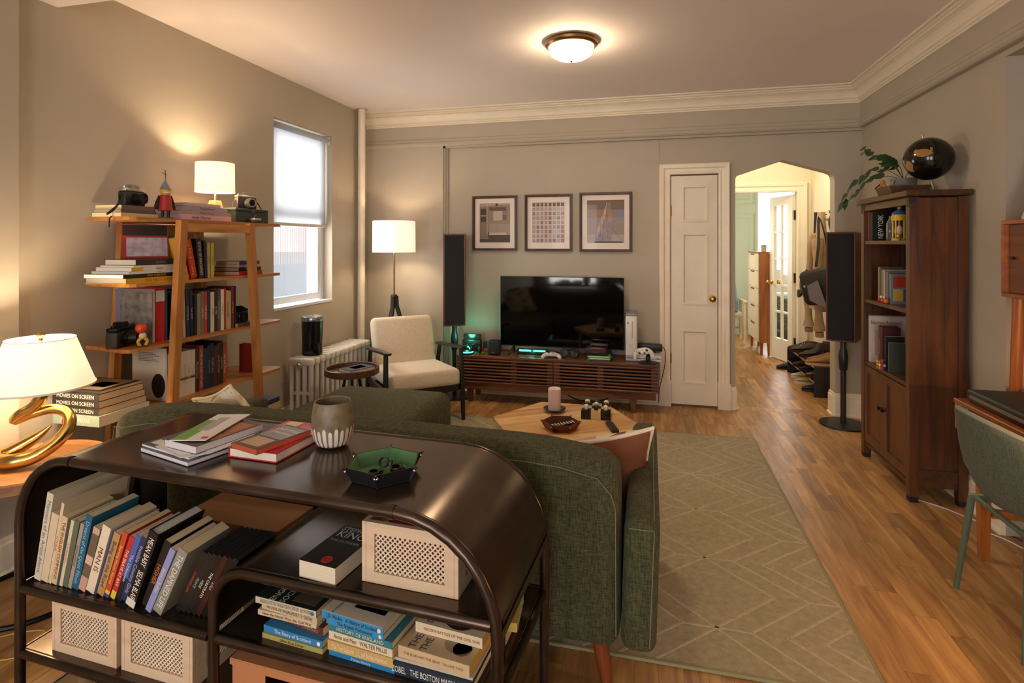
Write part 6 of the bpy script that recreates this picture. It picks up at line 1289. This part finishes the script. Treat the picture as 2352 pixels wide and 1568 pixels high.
for (lx, ly) in ((x0+.095, y1-.045), (x0+.095, y0+.05), (x1-.06, y1-.045), (x1-.06, y0+.05)): B().loft([[(lx-.016, ly-.016, .0006), (lx+.016, ly-.016, .0006), (lx+.016, ly+.016, .0006), (lx-.016, ly+.016, .0006)], [(lx-.026, ly-.022, .5645), (lx+.026, ly-.022, .5645), (lx+.026, ly+.022, .5645), (lx-.026, ly+.022, .5645)]]).build('leg', ORZ, dk, False)
B().rbox(x0+.12, x1-.08, y1-.062, y1-.034, .19, .225, .003, 1).build('stretcher', OR, dk, False)
ht = thing('desk_hutch', 'teak hutch cabinet raised on slanted legs above the desk', 'cabinet', (1.72, 2.29, .7006))
hx0, hx1, hy0, hy1 = -.17, .17, -.70, .70; hz0, hz1 = .462, .805
B().rbox(hx0, hx1, hy0, hy1, hz0, hz0+.018, .002, 1).rbox(hx0, hx1, hy0, hy1, hz1-.018, hz1, .002, 1).box(hx0, hx1, hy0, hy0+.018, hz0+.0185, hz1-.0185).box(hx0, hx1, hy1-.018, hy1, hz0+.0185, hz1-.0185).box(hx1-.01, hx1, hy0+.0185, hy1-.0185, hz0+.0185, hz1-.0185).build('carcass', OR, ht, False)
for k in range(2):
    a = hy0+.020+k*.68; d = B().box(hx0+.020, hx0+.036, a, a+.678, hz0+.020, hz1-.020).build('door', wood('5c2c12', '7c4420', .35, 'y', 4), ht, False); q = B(); q.m = Matrix.Translation((hx0+.020, a+(.64 if k else .04), hz0+.175)) @ Matrix.Rotation(R(-90), 4, 'Y'); q.lathe([(0, 0), (.005, 0), (.010, .012), (0, .018)], 12); q.build('knob', mat('1f1410', .4), d)
for ly in (hy0+.09, hy1-.055):
    for lx in (-.13, .12): B().tube([(lx, ly+.03 if ly > 0 else ly-.03, .0005), (lx, ly, .461)], [.022, .024], 12).build('leg', ORZ, ht)
o = thing('black_folio', 'black zipped folio case lying on the desk', 'case', (1.47, 2.56, .7008)); B().rbox(-.10, .20, -.12, .34, 0, .055, .014, 3).build('case', mat('1c1814', .5), o); B().rbox(-.101, -.099, -.09, .31, .02, .034, .0005, 1).build('zip', mat('8a7a60', .4, .5), o, False)
book('grey book on the black folio', .022, .20, .14, '5a5048', (1.55, 2.63, .7563), faceup(R(-8)), 'books on the desk', hard=True, page='a89a84')
o = thing('desk_bell_lamp', 'white cone lamp with a wooden arm on top of the hutch', 'lamp', (1.675, 2.90, .7008+.8055)); B().lathe([(.0, .0), (.085, .0), (.085, .012), (.055, .11), (.030, .17), (.012, .19), (0, .192)], 28).build('shade', mat('cfc8bc', .5), o); B().cyl((.03, .06, .003), (.015, .085, .27), .012, n=10).build('arm', ORZ, o)
# lamp standing on the desk outside the frame
o = thing('desk_lamp', 'desk lamp on the near part of the desk', 'lamp', (1.46, 1.75, .7008)); B().lathe([(0, 0), (.07, 0), (.07, .015), (.01, .02), (.008, .24), (0, .24)], 20).build('stand', mat('8a6a3a', .3, .9), o); B().lathe([(.11, .30), (.05, .36)], 28, cap=False).build('shade', shade_mat('ffe2b0', .5), o); bulb(o, (0, 0, .27))
point('desk_lamp_bulb', (1.46, 1.75, .7008+.28), 30, (1, .55, .22), .03)
# chair with sage shell
ch = thing('desk_chair', 'sage green upholstered shell chair with metal legs at the desk', 'chair', (1.415, 2.42, 0), R(90))
SG = weave('4d5245', '666a5a', 420); SGM = mat('5e6a58', .45, .2)
# local: -y is the rear of the chair (towards the room), front is +y after the turn... x spans the width
def shell(u, v, off=0):
    # u across -1..1, v 0 (seat front) .. 1 (top of back)
    a = u*1.0
    if v < .45:
        t = v/.45; y = -.20+.36*t; z = .455+.03*u*u+.02*(1-t)-.0; x = u*(.20+.02*t); z -= .02*math.sin(PI*t)
    else:
        t = (v-.45)/.55; y = .16+.10*t**.7-.10*u*u*(.4+.6*t)-.0; z = .455+.325*t-.045*u*u*t*t; x = u*(.22+.03*math.sin(PI*min(1, t*.9)))*(1-.06*t*t)
        if t < .25: z += .03*u*u
    return (x, y+off*.9, z-off*.4)
b = B(); nu, nv_ = 14, 22
for off in (0, .028):
    for i in range(nu):
        for j in range(nv_):
            q = [shell(-1+2*(i+a)/nu, (j+c)/nv_, off) for a, c in ((0, 0), (1, 0), (1, 1), (0, 1))]; b.quad(*q)
for j in range(nv_):
    for u in (-1, 1): b.quad(shell(u, j/nv_), shell(u, (j+1)/nv_), shell(u, (j+1)/nv_, .028), shell(u, j/nv_, .028))
for i in range(nu):
    for v in (0, 1): b.quad(shell(-1+2*i/nu, v), shell(-1+2*(i+1)/nu, v), shell(-1+2*(i+1)/nu, v, .028), shell(-1+2*i/nu, v, .028))
so_ = b.build('shell', SG, ch, ang=60)
B().tube([Vector(shell(-1+2*i/20, 1, .014)) for i in range(21)], .010, 8).build('top_piping', mat('8a8a76', .8), ch)
for (a, c) in ((-1, 1), (1, 1), (-1, -1), (1, -1)):
    B().tube([(a*.13, c*.10+.03, .415), (a*.17, c*.15+.02, .40), (a*.215, c*.20+.005, .0006)], [.013, .013, .010], 10).build('leg', SGM, ch)
B().tube([(-.17, .165, .40), (.17, .165, .40)], .010, 8).tube([(-.17, -.12, .40), (.17, -.12, .40)], .010, 8).tube([(-.13, -.12, .405), (-.13, .165, .405)], .010, 8).tube([(.13, -.12, .405), (.13, .165, .405)], .010, 8).build('under_frame', SGM, ch)
# cables under bookcase and desk, wall outlet
o = thing('power_cable', 'white cable lying on the floor under the bookcase', 'cable', (1.5, 3.4, .004)); B().tube(smooth_path([(-.10, .10, 0), (.0, .02, 0), (.06, -.06, 0), (.10, -.12, 0), (.09, -.22, 0), (.14, -.30, 0), (.20, -.45, 0), (.30, -.62, 0)], 5), .0035, 6).build('cable', mat('cfc8bc', .5), o)
o = thing('power_cable', 'black cables hanging behind the bookcase near the desk', 'cable', (1.64, 3.38, .004)); B().tube(smooth_path([(.012, .0, .56), (-.02, -.02, .40), (.0, -.03, .2), (.02, -.12, .005), (.06, -.26, 0), (.10, -.42, 0), (.05, -.5, 0), (.10, -.62, 0)], 5), .0035, 6).build('cable', mat('14110f', .5), o)
o = thing('wall_outlet', 'white wall outlet with a plug beside the bookcase', 'outlet', (1.6597, 3.32, .45)); B().rbox(-.006, 0, -.035, .035, -.055, .055, .002, 1).build('plate', mat('cfc8bc', .4), o, False); B().rbox(-.035, -.0065, -.018, .018, -.01, .03, .004, 1).build('plug', mat('c8c2b8', .4), o)
# ================================================================== hall: shoe rack, shoes, coats
RK = mat('17110e', .5); RKE = wood('a8865e', 'c4a47a', .5, 'y', 4)
sr = thing('shoe_rack', 'low black two-tier shoe rack along the hall wall', 'rack', (1.46, 5.60, 0))
for y in (0, 1.02): B().box(0, .30, y, y+.016, .0006, .275).build('end_panel', RK, sr, False)
for z in (.262, .125): B().box(.004, .296, .0165, 1.0195, z, z+.013).build('shelf', RK, sr, False); B().box(.0005, .0035, .0165, 1.0195, z, z+.013).build('edge_strip', RKE, sr, False)
def shoe_mesh(L=.28, w=.098, h=.10, boot=False):
    up = []; n = 12
    for k in range(11):
        t = k/10; y = -L/2+L*t; wd = w/2*(.62+.38*math.sin(PI*min(1, t*.95+.12)))*(1 if 0 < k < 10 else .55); top = (h*1.0 if t < .42 else h*(1-.62*((t-.42)/.58)**.8)) * (.93 if k == 0 else 1)
        if boot and t < .45: top = h*1.5
        ring = []
        for j in range(n):
            a = 2*PI*j/n; ring.append((wd*math.cos(a)*(1-.35*max(0, math.sin(a))), y, .022+(top-.022)*(.5+.5*math.sin(a)) ))
        up.append(ring)
    return B().loft(up)
def shoe(label, loc, rz, c, sole='c9bfae', boot=False, lace='c9c0b0', group='shoes on the hall rack'):
    o = thing('shoe', label, 'shoe', loc, rz, group); shoe_mesh(boot=boot).build('upper', mat(c, .7, var=.12, vscale=25), o, ang=60)
    rings = []
    for z, q in ((0, 1.0), (.024, 1.03)): rings.append([(.047*q*math.cos(2*PI*k/20)*(1 if math.sin(2*PI*k/20) > 0 else .86), .142*q*math.sin(2*PI*k/20), z) for k in range(20)])
    B().loft(rings).build('sole', mat(sole, .7), o); b = B()
    for k in range(4): b.tube([(-.022, -.0+.018*k, .096-.012*k), (0, .004+.018*k, .104-.013*k), (.022, -.0+.018*k, .096-.012*k)], .0026, 5)
    b.build('laces', mat(lace, .8), o); return o
Zr = .2756
shoe('tan suede shoe at the near end of the rack top, left of its pair', (1.555, 5.70, Zr), R(82), '8a6238', 'b99a6a', lace='6a4a2a'); shoe('tan suede shoe at the near end of the rack top, right of its pair', (1.60, 5.83, Zr), R(80), '866036', 'b99a6a', lace='6a4a2a')
shoe('olive boot at the back of the rack top', (1.66, 6.18, Zr), R(78), '3c3626', '1f1a14', True, '5a5040'); shoe('dark brown boot in the middle of the rack top', (1.585, 6.07, Zr), R(85), '33281d', '1c1712', True, '4a4030')
shoe('grey-brown trainer at the far end of the rack top, left of its pair', (1.56, 6.33, Zr), R(80), '3f3226', '2a231c'); shoe('grey-brown trainer at the far end of the rack top, right of its pair', (1.575, 6.46, Zr), R(84), '3a2f24', '2a231c')
shoe('brown leather shoe on the middle shelf of the rack', (1.58, 6.28, .1386), R(86), '4a2f20', '241a14'); shoe('black shoe on the middle shelf of the rack', (1.585, 6.05, .1386), R(84), '1b1a1c', '141214'); shoe('dark tan shoe at the near end of the middle shelf', (1.58, 5.80, .1386), R(88), '6e4726', '2a1c14')
shoe('white and yellow trainer on the floor under the rack', (1.56, 6.12, .0006), R(80), 'b9a24a', 'd6d0c4'); shoe('white trainer with yellow trim under the rack', (1.58, 6.36, .0006), R(84), 'cfcabc', 'd6d0c4'); shoe('black trainer on the floor under the near end of the rack', (1.55, 5.80, .0006), R(76), '191a1c', '202022')
shoe('dark slipper on the floor beyond the rack', (1.52, 6.80, .0006), R(100), '22262a', '15130f')
hk = thing('coat_rack', 'wall rail with hooks above the shoe rack in the hall', 'rack', (1.78, 5.7, 1.70)); B().box(-.022, -.0006, 0, .95, -.04, .04).build('rail', mat('e4dac4', .5), hk, False)
for k in range(4): B().tube([(-.022, .12+.24*k, 0), (-.06, .12+.24*k, .0), (-.07, .12+.24*k, .03)], .005, 6).build('hook', mat('2a2420', .4, .7), hk)
def cloth(b, cx, cy, zt, zb, w0, w1, d0, d1, ph=0, folds=6, n=28, m=12, lean=0):
    rings = []
    for k in range(m+1):
        t = k/m; z = zt+(zb-zt)*t; w = w0+(w1-w0)*t**.8; d = d0+(d1-d0)*t
        rings.append([(cx+d*math.cos(2*PI*j/n)*(1+.18*t*math.sin(folds*2*PI*j/n+ph)), cy+lean*t+w*math.sin(2*PI*j/n)*(1+.08*t*math.sin(folds*2*PI*j/n+ph+1)), z+.012*math.sin(3*2*PI*j/n)*t) for j in range(n)])
    return b.loft(rings)
o = thing('hooded_sweatshirt', 'beige hooded sweatshirt hanging from the hall coat rail', 'clothing', (0, 0, 0)); BG = mat('a98d6e', .9, var=.12, vscale=12, bump=.3, bscale=300)
cloth(B(), 1.68, 6.20, 1.72, .74, .035, .21, .035, .085, 0, 5).build('body', BG, o, ang=70)
b = B(); b.tube(smooth_path([(1.64, 6.25, 1.50), (1.61, 6.32, 1.2), (1.60, 6.36, .85), (1.60, 6.34, .55)], 5), [.045+.012*math.sin(k*.9) for k in range(16)], 12).build('sleeve', BG, o, ang=70); B().tube(smooth_path([(1.62, 6.10, 1.45), (1.60, 6.03, 1.1), (1.60, 6.0, .8), (1.61, 6.0, .55)], 5), [.043+.010*math.sin(k*.9+1) for k in range(16)], 12).build('sleeve', BG, o, ang=70)
for (x_, y_) in ((1.60, 6.34), (1.61, 6.0)): B().lathe([(.036, -.05), (.040, -.03), (.038, .0)], 14, (x_, y_, .54), cap=False).build('cuff', mat('9c8060', .9), o)
o = thing('backpack', 'black backpack with a grey flap hanging over the sweatshirt', 'bag', (1.60, 5.88, 0), R(38)); BP = mat('17171a', .7, var=.2, vscale=20)
q = B(); q.m = Matrix.Rotation(R(-14), 4, 'X'); q.rbox(-.085, .02, -.17, .17, .86, 1.20, .05, 4, lambda p: (p[0]-.035*math.sin(PI*min(1, max(0, (p[2]-.86)/.34))), p[1], p[2])); q.m = Matrix.Translation((0, .24, -.02)) @ q.m if False else q.m; bo = q.build('body', BP, o, ang=60, loc=(0, -.25, 0)); 
bo.location = (0, -.25, .0); 
B().prism([(-.12, .80), (.06, .86), (.09, 1.0), (-.02, 1.06)], -.128, -.124, 'x').build('grey_flap', mat('6e6a72', .7), o, loc=(.0, -.03, .0))
B().tube(smooth_path([(-.02, .05, 1.18), (.03, .06, 1.40), (.09, .10, 1.66), (.03, -.02, 1.42), (-.01, -.06, 1.16)], 5), .014, 8, flat=.35).build('strap', BP, o); B().tube(smooth_path([(-.06, .12, 1.15), (-.10, .08, 1.0), (-.10, .05, .86)], 5), .010, 8, flat=.3).build('compression_strap', mat('2a2a30', .6), o)
B().rbox(-.13, -.124, .08, .10, .98, 1.0, .002, 1).build('buckle', mat('b9b9bd', .3, .8), o)
o = thing('baseball_cap', 'dark cap hanging on the near hook of the coat rail', 'hat', (1.70, 5.86, 1.60)); B().ball((0, 0, 0), .09, 20, (.55, .8, 1.1)).build('crown', mat('1d191c', .8), o); B().rbox(-.055, -.02, -.075, .075, -.12, -.09, .008, 1).build('brim', mat('1d191c', .8), o)
o = thing('knit_scarf', 'dark purple scarf on the far hook of the coat rail', 'clothing', (1.70, 6.42, 1.35)); cloth(B(), 0, 0, .38, .0, .03, .05, .03, .035, 1, 4, 16, 8).build('cloth', mat('2a2030', .9), o, ang=70)
o = thing('sun_hat', 'olive cap hanging low behind the beige sweatshirt', 'hat', (1.63, 6.56, .96)); B().ball((0, 0, 0), .12, 20, (.5, .9, 1.25)).build('crown', mat('3f3c2a', .85), o); B().tube(smooth_path([(-.05, -.09, -.06), (-.07, 0, -.13), (-.05, .09, -.06)], 5), .016, 8, flat=.3).build('brim', mat('3a3726', .85), o)
# ================================================================== bedroom beyond
GRW = mat('c3ccb0', .6); 
cz = thing('built_in_closet', 'pale green built-in closet at the far end of the bedroom', 'closet', (.75, 9.2, 0))
B().box(-.5, .87, .02, .55, 0.0006, 2.6).build('carcass', GRW, cz, False)
for (a, e, z0, z1) in ((.06, .80, .12, 1.86), (.06, .42, 2.02, 2.5), (.44, .80, 2.02, 2.5)):
    d = B(); f = .06; d.box(a, a+f, 0, .0195, z0, z1).box(e-f, e, 0, .0195, z0, z1).box(a+f, e-f, 0, .0195, z0, z0+f).box(a+f, e-f, 0, .0195, z1-f, z1).box(a+f, e-f, .010, .0195, z0+f, z1-f); do = d.build('door', GRW, cz, False); B().tube([(a+.03+.0, -.001, (z0+z1)/2-.05), (a+.03, -.03, (z0+z1)/2-.04), (a+.03, -.03, (z0+z1)/2+.04), (a+.03, -.001, (z0+z1)/2+.05)], .006, 6).build('handle', mat('1d1814', .5), do)
ORD_ = wood('8a4f20', 'b0713a', .35, 'z', 4)
dr = thing('tall_dresser', 'tall dresser with cream drawer fronts and teak sides behind the glass door', 'dresser', (1.315, 7.52, 0))
B().box(.020, .16, 0, .018, .16, 1.285).build('side_panel', ORD_, dr, False); B().box(.020, .16, .722, .74, .16, 1.285).build('side_panel', ORD_, dr, False); B().box(.006, .16, -.004, .744, 1.2855, 1.300).build('top', ORZ, dr, False); B().box(.03, .155, .0185, .7215, .165, 1.283).build('carcass', mat('5a3a20', .6), dr, False)
for k in range(5):
    z0 = .170+k*.223; d = B().rbox(.006, .0185, .004, .736, z0, z0+.218, .002, 1).build('drawer', mat('d8c6a2', .5, var=.04, vscale=6), dr, False); B().rbox(-.004, .0055, .27, .47, z0+.196, z0+.212, .002, 1).build('pull', mat('3a2818', .5), d, False)
for (lx, ly) in ((.05, .03), (.135, .03), (.05, .71), (.135, .71)): B().tube([(lx, ly, .1595), (lx, ly, .0006)], [.022, .014], 8).build('leg', ORZ, dr)
o = thing('candle_jar', 'small beige jar on top of the tall dresser', 'jar', (1.40, 7.60, 1.3005)); B().lathe([(0, 0), (.035, 0), (.036, .07), (.033, .07), (.032, .01), (0, .01)], 20).build('jar', mat('b9a58a', .4), o); B().lathe([(0, .0702), (.037, .0702), (.037, .085), (0, .086)], 20).build('lid', mat('8a7050', .5), o)
bd = thing('bed', 'bed with a green quilt seen through the glass door', 'bed', (1.85, 8.45, 0)); B().rbox(0, 1.5, 0, 1.4, .12, .34, .02, 1).build('base', mat('3a3a34', .8), bd); B().rbox(.0, 1.5, .0, 1.4, .341, .62, .07, 3).build('mattress', mat('cfcabc', .8), bd)
b = B()
for k in range(8): b.rbox(-.02, 1.5, -.025+.0*k, .9, .20+.055*k, .252+.055*k, .018, 2)
b.build('quilt', mat('5a6e58', .85, var=.15, vscale=20), bd)
for (lx, ly) in ((.06, .06), (1.44, .06), (.06, 1.34), (1.44, 1.34)): B().cyl((lx, ly, .1195), (lx, ly, .0006), .03, .025, 10).build('leg', mat('3a2a1c', .5), bd)
o = thing('bedroom_chair', 'pale birch bedroom chair at the left edge of the archway', 'chair', (1.14, 8.55, 0))
for (lx, ly) in ((-.22, -.22), (.16, -.22), (-.22, .2), (.16, .2)): B().tube([(lx, ly, .0006), (lx, ly, .57)], .022, 8).build('leg', mat('d8c8a0', .5), o)
for lx in (-.22, .16): B().rbox(lx-.03, lx+.03, -.25, .25, .5705, .60, .01, 2).build('arm', mat('d8c8a0', .5), o)
B().rbox(-.19, .13, -.2, .2, .36, .44, .03, 2).build('seat', mat('cfc4a8', .8), o); o = thing('throw_blanket', 'pale blue throw draped over the birch chair', 'blanket', (1.12, 8.55, 0)); cloth(B(), 0, .0, 1.15, .45, .10, .2, .05, .12, 0, 5).build('cloth', mat('7f9aa6', .9), o, ang=70)
hl_ = thing('hall_light', 'flush hall ceiling light above the shoe rack', 'lamp', (1.05, 6.0, 2.66)); B().lathe([(0, -.001), (.12, -.001), (.12, -.02), (0, -.02)], 28).build('rim', mat('8a6a42', .35, .9), hl_); B().lathe([(.11, -.0205), (.09, -.06), (.04, -.08), (0, -.083)], 28, cap=False).build('glass_dome', mat('fff3dc', .3, emit=4, emitc='ffe0b0'), hl_)
point('hall_light_bulb', (1.05, 6.0, 2.40), 19, (1, .89, .70), .08)
